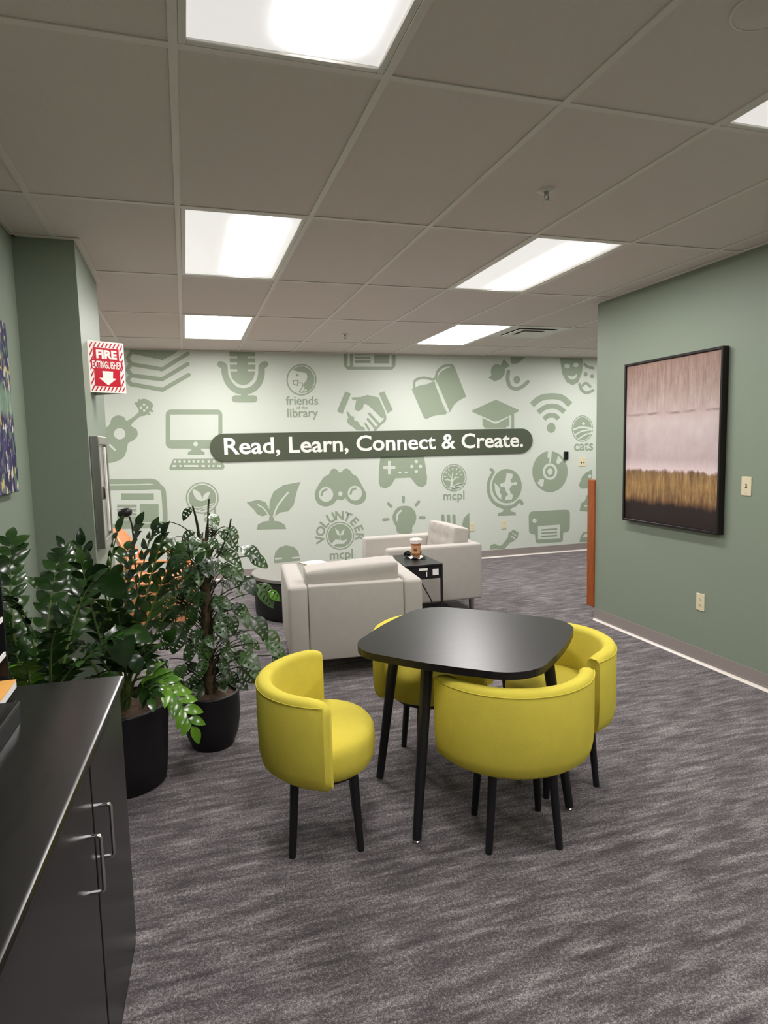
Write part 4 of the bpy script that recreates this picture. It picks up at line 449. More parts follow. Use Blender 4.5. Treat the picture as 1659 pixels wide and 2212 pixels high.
('mural_globe', [(0,[(3.78,1.148),(3.787,1.144),(3.796,1.139),(3.803,1.135),(3.804,1.133),(3.804,1.133),(3.801,1.124),(3.791,1.109),(3.778,1.09),(3.764,1.069),(3.753,1.047),(3.745,1.025),(3.739,1.003),(3.734,0.981),(3.731,0.958),(3.73,0.934),(3.731,0.91),(3.733,0.886),(3.738,0.861),(3.745,0.836),(3.755,0.811),(3.767,0.787),(3.783,0.763),(3.8,0.74),(3.821,0.718),(3.844,0.699),(3.87,0.682),(3.899,0.668),(3.929,0.657),(3.96,0.648),(3.989,0.642),(4.019,0.639),(4.048,0.64),(4.077,0.643),(4.104,0.649),(4.13,0.657),(4.155,0.67),(4.177,0.686),(4.195,0.703),(4.209,0.714),(4.215,0.717),(4.209,0.717),(4.211,0.716),(4.216,0.708),(4.221,0.697),(4.226,0.689),(4.236,0.68),(4.25,0.678),(4.262,0.683),(4.268,0.695),(4.266,0.707),(4.262,0.713),(4.256,0.724),(4.247,0.739),(4.231,0.754),(4.203,0.758),(4.181,0.748),(4.163,0.733),(4.145,0.717),(4.127,0.703),(4.11,0.694),(4.09,0.688),(4.067,0.683),(4.042,0.68),(4.018,0.68),(3.994,0.682),(3.969,0.687),(3.943,0.694),(3.916,0.705),(3.892,0.717),(3.871,0.73),(3.852,0.745),(3.835,0.764),(3.819,0.784),(3.806,0.805),(3.795,0.826),(3.787,0.846),(3.781,0.867),(3.777,0.889),(3.775,0.911),(3.774,0.932),(3.775,0.953),(3.777,0.973),(3.782,0.993),(3.787,1.013),(3.794,1.031),(3.803,1.049),(3.815,1.068),(3.829,1.087),(3.841,1.106),(3.85,1.126),(3.846,1.148),(3.833,1.163),(3.82,1.172),(3.81,1.177),(3.805,1.18),(3.792,1.184),(3.779,1.18),(3.772,1.17),(3.772,1.158)]),(1,[(4.266,0.929),(4.262,0.886),(4.251,0.845),(4.232,0.806),(4.208,0.772),(4.178,0.742),(4.143,0.719),(4.104,0.703),(4.063,0.694),(4.021,0.692),(3.979,0.698),(3.938,0.711),(3.9,0.731),(3.866,0.757),(3.837,0.789),(3.813,0.825),(3.796,0.865),(3.785,0.906),(3.782,0.949),(3.786,0.991),(3.797,1.032),(3.815,1.07),(3.839,1.104),(3.868,1.133),(3.902,1.156),(3.94,1.173),(3.981,1.183),(4.023,1.185),(4.065,1.18),(4.105,1.168),(4.144,1.148),(4.178,1.122),(4.208,1.091),(4.233,1.055),(4.251,1.015),(4.262,0.973)]),(0,[(4.241,0.93),(4.238,0.891),(4.228,0.853),(4.211,0.817),(4.189,0.786),(4.162,0.759),(4.131,0.737),(4.096,0.722),(4.059,0.714),(4.021,0.712),(3.983,0.717),(3.946,0.729),(3.912,0.748),(3.881,0.772),(3.855,0.801),(3.833,0.834),(3.818,0.871),(3.808,0.909),(3.805,0.948),(3.809,0.987),(3.819,1.024),(3.835,1.059),(3.857,1.091),(3.883,1.117),(3.914,1.139),(3.948,1.154),(3.985,1.163),(4.023,1.165),(4.06,1.16),(4.097,1.149),(4.132,1.131),(4.163,1.107),(4.19,1.079),(4.212,1.045),(4.228,1.009),(4.238,0.97)]),(1,[(4.018,1.115),(4.108,1.094),(4.105,1.048),(4.073,1.017),(4.089,0.98),(4.169,0.988),(4.166,0.951),(4.097,0.945),(4.06,0.906),(4.072,0.848),(4.112,0.814),(4.096,0.76),(3.992,0.754),(4.008,0.805),(4.044,0.828),(4.009,0.862),(3.993,0.923),(3.93,0.933),(3.917,0.969),(3.993,0.995),(4.009,1.051)]),(1,[(3.842,0.987),(3.882,0.956),(3.926,0.905),(3.913,0.869),(3.942,0.825),(3.937,0.765),(3.882,0.814),(3.85,0.886)]),(0,[(3.973,0.658),(4.075,0.657),(4.072,0.605),(4.152,0.581),(4.152,0.549),(3.886,0.555),(3.893,0.586),(3.963,0.605)]),(0,[(3.848,0.696),(3.866,0.688),(3.893,0.676),(3.924,0.662),(3.957,0.65),(3.989,0.642),(4.019,0.639),(4.048,0.64),(4.077,0.643),(4.104,0.649),(4.13,0.657),(4.155,0.67),(4.177,0.686),(4.195,0.703),(4.209,0.714),(4.215,0.717),(4.209,0.717),(4.211,0.716),(4.216,0.708),(4.221,0.697),(4.226,0.689),(4.236,0.68),(4.25,0.678),(4.262,0.683),(4.268,0.695),(4.266,0.707),(4.262,0.713),(4.256,0.724),(4.247,0.739),(4.231,0.754),(4.203,0.758),(4.181,0.748),(4.163,0.733),(4.145,0.717),(4.127,0.703),(4.11,0.694),(4.09,0.688),(4.067,0.683),(4.042,0.68),(4.018,0.68),(3.995,0.682),(3.969,0.688),(3.94,0.699),(3.911,0.712),(3.885,0.724),(3.866,0.732),(3.853,0.734),(3.841,0.729),(3.835,0.717),(3.838,0.705)])]),
('mural_record', [(0,[(4.938,1.098),(4.934,1.05),(4.922,1.004),(4.902,0.961),(4.875,0.922),(4.842,0.889),(4.803,0.863),(4.76,0.845),(4.715,0.834),(4.668,0.832),(4.621,0.838),(4.576,0.853),(4.534,0.875),(4.495,0.904),(4.463,0.939),(4.436,0.979),(4.416,1.023),(4.404,1.069),(4.4,1.116),(4.404,1.163),(4.416,1.209),(4.436,1.251),(4.462,1.289),(4.495,1.322),(4.533,1.348),(4.574,1.367),(4.619,1.378),(4.666,1.381),(4.712,1.375),(4.758,1.362),(4.801,1.341),(4.839,1.312),(4.873,1.277),(4.901,1.237),(4.921,1.193),(4.934,1.146)]),(1,[(4.633,1.384),(4.694,1.386),(4.684,1.289),(4.671,1.224),(4.651,1.224),(4.658,1.289),(4.625,1.298)]),(1,[(4.787,1.318),(4.858,1.247),(4.788,1.195),(4.761,1.228)]),(1,[(4.518,1.015),(4.576,1.004),(4.563,0.917),(4.53,0.91),(4.474,0.961)]),(1,[(4.777,1.103),(4.775,1.082),(4.768,1.061),(4.758,1.042),(4.744,1.026),(4.727,1.013),(4.708,1.003),(4.687,0.997),(4.666,0.996),(4.644,0.999),(4.623,1.006),(4.604,1.017),(4.587,1.032),(4.573,1.049),(4.563,1.068),(4.557,1.089),(4.554,1.111),(4.556,1.133),(4.563,1.153),(4.573,1.172),(4.587,1.188),(4.603,1.201),(4.622,1.211),(4.643,1.217),(4.665,1.218),(4.686,1.215),(4.707,1.208),(4.727,1.197),(4.744,1.183),(4.758,1.166),(4.768,1.146),(4.775,1.125)]),(0,[(4.742,1.105),(4.739,1.085),(4.732,1.068),(4.721,1.052),(4.706,1.04),(4.689,1.033),(4.67,1.03),(4.651,1.032),(4.633,1.038),(4.617,1.049),(4.604,1.064),(4.594,1.081),(4.59,1.1),(4.59,1.12),(4.594,1.138),(4.603,1.155),(4.616,1.168),(4.632,1.178),(4.651,1.184),(4.67,1.184),(4.688,1.18),(4.706,1.171),(4.721,1.158),(4.732,1.142),(4.739,1.124)]),(1,[(4.705,1.106),(4.703,1.091),(4.696,1.078),(4.685,1.069),(4.672,1.064),(4.658,1.064),(4.645,1.07),(4.635,1.08),(4.628,1.094),(4.625,1.109),(4.628,1.124),(4.635,1.136),(4.645,1.146),(4.658,1.151),(4.672,1.15),(4.685,1.144),(4.696,1.134),(4.703,1.121)])]),
('mural_printer', [(0,[(4.347,0.537),(4.366,0.572),(4.412,0.585),(4.913,0.58),(4.961,0.568),(4.978,0.532),(4.976,0.323),(4.953,0.279),(4.874,0.267),(4.868,0.157),(4.839,0.141),(4.479,0.147),(4.452,0.17),(4.439,0.271),(4.379,0.284),(4.35,0.316)]),(1,[(4.485,0.38),(4.826,0.381),(4.824,0.193),(4.485,0.2)]),(0,[(4.537,0.313),(4.78,0.313),(4.778,0.335),(4.535,0.335)]),(0,[(4.537,0.268),(4.78,0.268),(4.778,0.291),(4.536,0.291)]),(0,[(4.537,0.224),(4.78,0.223),(4.779,0.246),(4.536,0.246)]),(1,[(4.465,0.455),(4.462,0.443),(4.455,0.433),(4.445,0.427),(4.432,0.425),(4.419,0.428),(4.409,0.436),(4.402,0.447),(4.399,0.459),(4.402,0.471),(4.409,0.481),(4.419,0.488),(4.432,0.49),(4.445,0.486),(4.455,0.479),(4.462,0.468)])]),
('mural_wifi', [(0,[(4.425,1.964),(4.442,1.977),(4.463,1.995),(4.488,2.014),(4.513,2.03),(4.536,2.042),(4.56,2.05),(4.589,2.056),(4.62,2.061),(4.651,2.064),(4.682,2.065),(4.713,2.065),(4.744,2.063),(4.774,2.06),(4.801,2.054),(4.825,2.047),(4.847,2.035),(4.873,2.017),(4.898,1.996),(4.921,1.976),(4.938,1.962),(5.003,2.02),(4.987,2.033),(4.964,2.053),(4.934,2.077),(4.901,2.101),(4.865,2.12),(4.827,2.132),(4.79,2.139),(4.752,2.143),(4.716,2.145),(4.68,2.145),(4.644,2.143),(4.607,2.14),(4.569,2.134),(4.533,2.126),(4.497,2.114),(4.462,2.096),(4.43,2.075),(4.402,2.053),(4.38,2.035),(4.365,2.023)]),(0,[(4.509,1.871),(4.521,1.879),(4.537,1.891),(4.556,1.904),(4.574,1.915),(4.591,1.923),(4.607,1.93),(4.626,1.935),(4.646,1.939),(4.665,1.942),(4.684,1.944),(4.702,1.944),(4.72,1.942),(4.738,1.94),(4.755,1.936),(4.771,1.93),(4.788,1.922),(4.808,1.909),(4.828,1.894),(4.846,1.881),(4.86,1.871),(4.909,1.922),(4.896,1.931),(4.877,1.945),(4.855,1.961),(4.83,1.977),(4.804,1.99),(4.778,1.998),(4.754,2.004),(4.729,2.008),(4.704,2.009),(4.68,2.009),(4.655,2.007),(4.629,2.004),(4.605,1.998),(4.58,1.991),(4.557,1.982),(4.533,1.97),(4.51,1.956),(4.49,1.942),(4.474,1.93),(4.462,1.922)]),(0,[(4.598,1.785),(4.605,1.791),(4.614,1.799),(4.623,1.807),(4.632,1.813),(4.639,1.817),(4.646,1.819),(4.655,1.822),(4.665,1.823),(4.676,1.824),(4.687,1.825),(4.697,1.825),(4.708,1.824),(4.717,1.823),(4.725,1.821),(4.729,1.819),(4.735,1.816),(4.742,1.809),(4.751,1.801),(4.759,1.792),(4.765,1.786),(4.818,1.824),(4.812,1.83),(4.804,1.839),(4.793,1.85),(4.78,1.862),(4.764,1.872),(4.746,1.878),(4.73,1.882),(4.714,1.884),(4.699,1.885),(4.684,1.885),(4.67,1.884),(4.655,1.883),(4.639,1.88),(4.623,1.877),(4.607,1.871),(4.591,1.862),(4.577,1.852),(4.565,1.842),(4.556,1.834),(4.55,1.829)]),(0,[(4.747,1.689),(4.745,1.671),(4.738,1.654),(4.727,1.64),(4.713,1.63),(4.696,1.624),(4.679,1.623),(4.661,1.627),(4.646,1.636),(4.633,1.649),(4.624,1.664),(4.619,1.681),(4.619,1.699),(4.624,1.717),(4.633,1.732),(4.646,1.744),(4.661,1.752),(4.678,1.756),(4.696,1.754),(4.712,1.748),(4.727,1.737),(4.738,1.723),(4.745,1.707)])]),
('mural_graduation_cap', [(0,[(3.534,1.928),(3.85,2.054),(3.889,2.054),(4.195,1.93),(4.195,1.907),(3.895,1.786),(3.848,1.781),(3.537,1.906)]),(0,[(3.675,1.831),(3.848,1.755),(3.887,1.759),(4.06,1.837),(4.06,1.731),(3.996,1.695),(3.716,1.694),(3.679,1.736)]),(0,[(4.091,1.892),(4.09,1.688),(4.13,1.688),(4.131,1.892)])]),
('mural_palette', [(0,[(3.761,2.341),(3.806,2.365),(3.801,2.44),(3.822,2.488),(3.876,2.516),(3.938,2.499),(3.985,2.58),(4.078,2.491),(4.003,2.459),(3.993,2.38),(3.937,2.32),(3.851,2.295)]),(0,[(4.023,2.425),(4.021,2.411),(4.018,2.39),(4.014,2.366),(4.012,2.34),(4.013,2.315),(4.017,2.293),(4.023,2.271),(4.032,2.25),(4.043,2.23),(4.057,2.212),(4.076,2.198),(4.098,2.188),(4.12,2.181),(4.142,2.178),(4.164,2.177),(4.186,2.178),(4.207,2.183),(4.227,2.19),(4.247,2.199),(4.266,2.209),(4.286,2.221),(4.307,2.237),(4.326,2.252),(4.342,2.266),(4.353,2.275),(4.361,2.288),(4.359,2.302),(4.347,2.313),(4.331,2.316),(4.316,2.309),(4.304,2.3),(4.289,2.287),(4.271,2.272),(4.253,2.259),(4.236,2.249),(4.221,2.241),(4.205,2.234),(4.191,2.229),(4.177,2.225),(4.163,2.224),(4.149,2.225),(4.133,2.227),(4.119,2.232),(4.106,2.237),(4.097,2.244),(4.089,2.254),(4.081,2.268),(4.075,2.285),(4.07,2.303),(4.066,2.321),(4.066,2.339),(4.067,2.362),(4.071,2.384),(4.074,2.405),(4.076,2.419),(4.073,2.434),(4.061,2.443),(4.045,2.445),(4.03,2.438)]),(0,[(4.219,2.316),(4.217,2.301),(4.21,2.287),(4.2,2.276),(4.187,2.268),(4.172,2.266),(4.157,2.268),(4.144,2.275),(4.134,2.286),(4.127,2.3),(4.125,2.316),(4.127,2.331),(4.134,2.345),(4.144,2.356),(4.157,2.364),(4.172,2.366),(4.187,2.364),(4.2,2.357),(4.21,2.346),(4.217,2.332)]),(0,[(4.078,2.607),(4.299,2.607),(4.188,2.528),(4.094,2.512)])]),
('mural_theatre_masks', [(0,[(4.81,2.607),(5.16,2.607),(5.152,2.426),(5.089,2.285),(5.002,2.25),(4.915,2.287),(4.844,2.402)]),(1,[(4.963,2.503),(4.961,2.492),(4.953,2.483),(4.942,2.476),(4.928,2.472),(4.913,2.471),(4.899,2.475),(4.887,2.482),(4.88,2.491),(4.877,2.502),(4.879,2.513),(4.887,2.522),(4.898,2.529),(4.912,2.533),(4.927,2.533),(4.941,2.53),(4.953,2.523),(4.961,2.514)]),(1,[(5.097,2.518),(5.094,2.508),(5.087,2.499),(5.075,2.492),(5.061,2.489),(5.046,2.489),(5.032,2.492),(5.02,2.498),(5.012,2.507),(5.01,2.516),(5.012,2.526),(5.02,2.535),(5.031,2.541),(5.045,2.545),(5.061,2.545),(5.075,2.542),(5.087,2.536),(5.094,2.527)]),(1,[(4.926,2.381),(5.001,2.365),(5.076,2.4),(5.06,2.347),(5.001,2.322),(4.948,2.339)]),(0,[(5.173,2.513),(5.179,2.509),(5.187,2.503),(5.198,2.495),(5.211,2.486),(5.227,2.479),(5.245,2.474),(5.266,2.469),(5.286,2.466),(5.304,2.463),(5.316,2.46),(5.33,2.462),(5.34,2.469),(5.343,2.481),(5.337,2.491),(5.325,2.497),(5.313,2.499),(5.296,2.502),(5.276,2.506),(5.258,2.51),(5.244,2.514),(5.235,2.518),(5.225,2.524),(5.216,2.53),(5.209,2.537),(5.202,2.541),(5.19,2.546),(5.177,2.543),(5.168,2.535),(5.166,2.523)]),(0,[(5.092,2.254),(5.097,2.244),(5.103,2.228),(5.111,2.209),(5.121,2.189),(5.133,2.173),(5.148,2.16),(5.165,2.149),(5.183,2.14),(5.203,2.133),(5.226,2.131),(5.251,2.134),(5.277,2.142),(5.3,2.151),(5.32,2.159),(5.334,2.165),(5.344,2.173),(5.346,2.184),(5.341,2.195),(5.328,2.2),(5.315,2.199),(5.301,2.193),(5.281,2.185),(5.26,2.177),(5.24,2.171),(5.225,2.169),(5.214,2.17),(5.201,2.174),(5.189,2.18),(5.178,2.188),(5.168,2.196),(5.16,2.207),(5.151,2.222),(5.144,2.24),(5.138,2.256),(5.133,2.267),(5.125,2.276),(5.112,2.279),(5.099,2.276),(5.092,2.266)]),(0,[(5.237,2.396),(5.234,2.385),(5.228,2.375),(5.218,2.369),(5.206,2.366),(5.195,2.369),(5.185,2.375),(5.178,2.384),(5.176,2.395),(5.178,2.406),(5.184,2.415),(5.194,2.422),(5.206,2.424),(5.217,2.422),(5.227,2.416),(5.234,2.407)]),(0,[(5.339,2.37),(5.337,2.36),(5.329,2.352),(5.318,2.346),(5.305,2.344),(5.292,2.346),(5.281,2.352),(5.274,2.36),(5.271,2.37),(5.273,2.38),(5.281,2.388),(5.292,2.394),(5.305,2.396),(5.318,2.394),(5.329,2.389),(5.336,2.38)]),(0,[(5.17,2.235),(5.177,2.241),(5.187,2.25),(5.198,2.258),(5.207,2.263),(5.21,2.263),(5.217,2.261),(5.23,2.252),(5.245,2.241),(5.258,2.229),(5.268,2.221),(5.279,2.217),(5.29,2.218),(5.298,2.225),(5.299,2.235),(5.294,2.244),(5.285,2.252),(5.271,2.263),(5.254,2.277),(5.236,2.289),(5.215,2.296),(5.192,2.293),(5.175,2.283),(5.161,2.273),(5.151,2.264),(5.144,2.258),(5.139,2.249),(5.14,2.24),(5.148,2.233),(5.159,2.231)])]),
('mural_cats_emblem', [(0,[(5.33,1.67),(5.328,1.639),(5.321,1.608),(5.309,1.58),(5.292,1.555),(5.272,1.533),(5.248,1.516),(5.221,1.503),(5.193,1.495),(5.164,1.493),(5.135,1.497),(5.107,1.505),(5.081,1.519),(5.057,1.537),(5.036,1.56),(5.019,1.585),(5.007,1.614),(4.999,1.644),(4.996,1.675),(4.999,1.706),(5.006,1.735),(5.018,1.763),(5.034,1.788),(5.054,1.81),(5.078,1.827),(5.104,1.84),(5.132,1.848),(5.161,1.85),(5.19,1.847),(5.218,1.839),(5.245,1.826),(5.269,1.808),(5.29,1.785),(5.307,1.76),(5.32,1.731),(5.328,1.701)]),(1,[(5.317,1.67),(5.315,1.641),(5.308,1.613),(5.297,1.587),(5.282,1.564),(5.263,1.543),(5.241,1.527),(5.217,1.515),(5.191,1.508),(5.164,1.506),(5.137,1.51),(5.112,1.518),(5.087,1.53),(5.065,1.547),(5.046,1.568),(5.031,1.592),(5.019,1.618),(5.012,1.646),(5.01,1.675),(5.012,1.703),(5.019,1.731),(5.03,1.756),(5.045,1.78),(5.063,1.8),(5.085,1.816),(5.109,1.828),(5.134,1.835),(5.161,1.837),(5.187,1.835),(5.213,1.827),(5.238,1.814),(5.26,1.798),(5.279,1.777),(5.295,1.753),(5.307,1.727),(5.314,1.699)]),(0,[(5.306,1.67),(5.304,1.643),(5.298,1.617),(5.288,1.592),(5.274,1.57),(5.256,1.551),(5.236,1.536),(5.213,1.525),(5.189,1.519),(5.164,1.517),(5.139,1.52),(5.115,1.527),(5.092,1.539),(5.072,1.555),(5.054,1.574),(5.04,1.597),(5.029,1.621),(5.022,1.648),(5.02,1.674),(5.022,1.701),(5.028,1.727),(5.038,1.751),(5.052,1.773),(5.07,1.792),(5.09,1.807),(5.112,1.818),(5.136,1.825),(5.161,1.827),(5.186,1.825),(5.21,1.817),(5.233,1.806),(5.253,1.79),(5.271,1.771),(5.286,1.748),(5.297,1.723),(5.304,1.697)]),(1,[(5.028,1.649),(5.044,1.654),(5.065,1.661),(5.089,1.669),(5.116,1.675),(5.143,1.678),(5.175,1.677),(5.213,1.673),(5.252,1.667),(5.287,1.662),(5.311,1.658),(5.32,1.659),(5.326,1.664),(5.327,1.672),(5.323,1.678),(5.315,1.682),(5.291,1.685),(5.256,1.691),(5.216,1.696),(5.176,1.701),(5.141,1.702),(5.11,1.698),(5.081,1.691),(5.055,1.683),(5.033,1.676),(5.018,1.671),(5.012,1.666),(5.01,1.659),(5.013,1.653),(5.02,1.649)]),(1,[(5.056,1.578),(5.069,1.585),(5.087,1.595),(5.107,1.607),(5.13,1.618),(5.155,1.626),(5.184,1.632),(5.221,1.636),(5.259,1.64),(5.292,1.643),(5.315,1.645),(5.322,1.648),(5.325,1.653),(5.324,1.659),(5.319,1.664),(5.312,1.666),(5.289,1.663),(5.255,1.661),(5.217,1.657),(5.18,1.652),(5.147,1.646),(5.12,1.636),(5.095,1.625),(5.073,1.613),(5.055,1.602),(5.043,1.595),(5.038,1.59),(5.038,1.584),(5.042,1.578),(5.049,1.576)]),(1,[(5.116,1.53),(5.13,1.537),(5.149,1.548),(5.171,1.561),(5.194,1.572),(5.216,1.581),(5.238,1.587),(5.263,1.592),(5.288,1.596),(5.309,1.599),(5.325,1.601),(5.331,1.604),(5.335,1.609),(5.333,1.616),(5.328,1.62),(5.32,1.621),(5.305,1.619),(5.283,1.616),(5.258,1.612),(5.231,1.607),(5.206,1.6),(5.183,1.591),(5.158,1.578),(5.135,1.566),(5.116,1.555),(5.103,1.547),(5.098,1.542),(5.098,1.536),(5.102,1.53),(5.109,1.528)]),(1,[(5.15,1.738),(5.179,1.763),(5.21,1.73),(5.179,1.716)])]),
('mural_bell', [(0,[(5.112,0.906),(5.165,1.023),(5.225,1.073),(5.32,1.114),(5.322,0.898),(5.245,0.859),(5.15,0.857)]),(1,[(5.31,1.021),(5.308,1.01),(5.301,1.002),(5.292,0.998),(5.281,0.999),(5.271,1.004),(5.264,1.012),(5.262,1.023),(5.264,1.033),(5.271,1.041),(5.28,1.045),(5.291,1.045),(5.301,1.04),(5.308,1.031)]),(0,[(5.129,0.554),(5.152,0.658),(5.207,0.685),(5.246,0.766),(5.323,0.808),(5.327,0.533)]),(1,[(5.204,0.608),(5.308,0.606),(5.313,0.607),(5.316,0.61),(5.316,0.615),(5.312,0.618),(5.308,0.619),(5.204,0.622),(5.199,0.62),(5.196,0.617),(5.197,0.613),(5.2,0.61)])]),
('mural_sneaker', [(0,[(5.131,0.121),(5.148,0.199),(5.19,0.249),(5.33,0.278),(5.331,0.111)]),(1,[(5.174,0.189),(5.211,0.225),(5.33,0.24),(5.331,0.172)])]),
('mural_ukulele', [(0,[(3.763,0.114),(3.78,0.168),(3.838,0.185),(3.91,0.151),(3.945,0.157),(4.035,0.256),(4.042,0.314),(4.119,0.356),(4.193,0.312),(4.18,0.246),(4.11,0.195),(4.07,0.188),(3.989,0.11)]),(1,[(4.124,0.301),(4.122,0.296),(4.117,0.292),(4.111,0.29),(4.104,0.292),(4.1,0.297),(4.098,0.303),(4.1,0.309),(4.104,0.313),(4.111,0.314),(4.117,0.312),(4.122,0.307)]),(1,[(4.156,0.277),(4.154,0.272),(4.149,0.268),(4.143,0.266),(4.137,0.268),(4.132,0.273),(4.13,0.279),(4.132,0.285),(4.137,0.289),(4.143,0.29),(4.15,0.288),(4.154,0.283)]),(1,[(4.107,0.258),(4.106,0.253),(4.101,0.249),(4.094,0.248),(4.088,0.25),(4.083,0.254),(4.082,0.26),(4.083,0.266),(4.088,0.27),(4.095,0.271),(4.101,0.269),(4.106,0.264)]),(1,[(4.14,0.242),(4.138,0.236),(4.133,0.232),(4.127,0.231),(4.12,0.233),(4.116,0.237),(4.114,0.243),(4.116,0.249),(4.12,0.253),(4.127,0.254),(4.133,0.252),(4.138,0.248)])]),
('mural_cutlery', [(0,[(3.087,0.595),(3.091,0.443),(3.096,0.431),(3.107,0.423),(3.121,0.422),(3.132,0.43),(3.136,0.442),(3.132,0.594),(3.128,0.607),(3.116,0.614),(3.102,0.615),(3.091,0.607)]),(0,[(3.165,0.591),(3.169,0.439),(3.174,0.426),(3.185,0.418),(3.199,0.418),(3.211,0.425),(3.215,0.437),(3.211,0.59),(3.206,0.602),(3.195,0.61),(3.181,0.61),(3.169,0.603)]),(0,[(3.241,0.587),(3.245,0.434),(3.25,0.421),(3.261,0.413),(3.275,0.413),(3.286,0.42),(3.29,0.433),(3.286,0.586),(3.282,0.598),(3.27,0.606),(3.256,0.606),(3.245,0.599)]),(0,[(3.37,0.441),(3.4,0.546),(3.478,0.617),(3.487,0.277),(3.433,0.281),(3.38,0.341)])])]
MURAL_TEXT = [('friends', 1.158, 1.541, 2.009), ('of the', 1.28, 1.413, 1.956), ('library', 1.169, 1.536, 1.865), ('mcpl', 1.62, 1.912, 0.141), ('mcpl', 3.121, 3.415, 0.795), ('cats', 5.034, 5.334, 1.378), ('al', 0.169, 0.308, 0.69)]
VOL_C = (1.756, 0.424)

# ------------------------------------------------------------------ room shell
WT = CEIL + 0.03


def struct(name, bm, mat, label, parent=None):
    o = obj(name, bm, mat, parent)
    tag(o, label, None, None, 'structure')
    return o


struct('floor', B(FARL - .2, FARR + .2, BACK - .2, MUR_Y + .15, -0.06, 0.0), M['carpet'], 'grey carpet floor with pale streaks across the whole room')
wall_left = struct('wall_left', B(XL - .14, XL, BACK, PIER_Y1, 0, WT), M['sage'], 'sage green wall at the left behind the plants')
wall_pier = struct('wall_pier', B(XL, PIER_X, PIER_Y0, PIER_Y1, 0, WT), M['sage'], 'sage green wall pier beside the fire extinguisher sign')
wall_right = struct('wall_right', B(XR, XR + .16, BACK, RW_END, 0, WT), M['sage'], 'sage green wall at the right with the framed abstract canvas')
wall_back = struct('wall_back', B(FARL - .14, FARR + .14, MUR_Y, MUR_Y + .12, 0, WT), M['mural_pale'], 'pale far wall with the printed green icon mural')
struct('wall_left_return', B(FARL, XL - .14, PIER_Y1 - .14, PIER_Y1, 0, WT), M['sage'], 'wall returning left behind the pier')
struct('wall_right_return', B(XR + .16, FARR, RW_END - .14, RW_END, 0, WT), M['sage'], 'wall returning right behind the green wall end')
struct('wall_far_left', B(FARL - .14, FARL, PIER_Y1 - .14, MUR_Y, 0, WT), M['sage'], 'wall closing the far space on the left')
struct('wall_far_right', B(FARR, FARR + .14, RW_END - .14, MUR_Y, 0, WT), M['sage'], 'wall closing the far space on the right')
struct('wall_near', B(XL - .14, XR + .16, BACK - .14, BACK, 0, WT), M['sage'], 'wall behind the viewer')


def baseboard(name, pts, label):
    """vinyl cove base along a wall line; pts = (x0,y0,x1,y1), room lies to the left of the direction"""
    x0, y0, x1, y1 = pts
    d = Vector((x1 - x0, y1 - y0, 0)); L = d.length; d.normalize(); n = Vector((-d.y, d.x, 0))
    prof = [(0, 0.102), (0.003, 0.102), (0.0032, 0.03), (0.005, 0.0165)]
    toe = [(0.005, 0.0165), (0.009, 0.009), (0.017, 0.004), (0.019, 0.0)]
    def sweep(pr):
        bm = bmesh.new()
        a = [bm.verts.new(Vector((x0, y0, 0)) + n * p + Vector((0, 0, z))) for p, z in pr]
        b = [bm.verts.new(Vector((x1, y1, 0)) + n * p + Vector((0, 0, z))) for p, z in pr]
        for i in range(len(pr) - 1): bm.faces.new((a[i], a[i + 1], b[i + 1], b[i]))
        bmesh.ops.recalc_face_normals(bm, faces=bm.faces)
        return bm
    o = struct(name, sweep(prof), M['base'], label)
    obj('base_toe', sweep(toe), M['basetoe'], o)


baseboard('baseboard_right', (XR, BACK, XR, RW_END), 'taupe vinyl baseboard along the green right wall')
baseboard('baseboard_right_end', (XR, RW_END, XR + .16, RW_END), 'taupe vinyl baseboard at the end of the right wall')
baseboard('baseboard_back', (FARR, MUR_Y, FARL, MUR_Y), 'taupe vinyl baseboard under the mural wall')
baseboard('baseboard_left', (XL, PIER_Y0, XL, BACK), 'taupe vinyl baseboard along the left wall')
baseboard('baseboard_pier', (PIER_X, PIER_Y0, XL, PIER_Y0), 'taupe vinyl baseboard on the front of the pier')
baseboard('baseboard_pier_side', (PIER_X, PIER_Y1, PIER_X, PIER_Y0), 'taupe vinyl baseboard on the side of the pier')

# ceiling: a dark void slab with the grid and each tile as children
ceiling = struct('ceiling', B(FARL - .2, FARR + .2, BACK - .2, MUR_Y + .15, CEIL + .10, CEIL + .14), M['plenum'], 'suspended ceiling of beige panels in a metal grid')
LIGHTS = [(1, -1), (1, 1), (1, 3), (4, -1), (4, 1), (5, 3), (1, -3), (4, -3), (-3, 3), (9, 3)]
VENT = (6, 3)
_tiles = {}


def tile(x0, x1, y0, y1):
    g = 0.002
    w, d = round(x1 - x0 - 2 * g, 3), round(y1 - y0 - 2 * g, 3)
    if w < 0.03 or d < 0.03: return
    if (w, d) not in _tiles:
        me = bpy.data.meshes.new('ceiling_tile'); bm = B(-w / 2, w / 2, -d / 2, d / 2, 0, 0.016, 0.003, 1); bm.to_mesh(me); bm.free()
        me.materials.append(M['tile']); _tiles[(w, d)] = me
    o = bpy.data.objects.new('ceiling_tile', _tiles[(w, d)]); COL.objects.link(o); o.parent = ceiling
    o.location = ((x0 + x1) / 2, (y0 + y1) / 2, CEIL + 0.0035 + R.uniform(0, 0.0012))


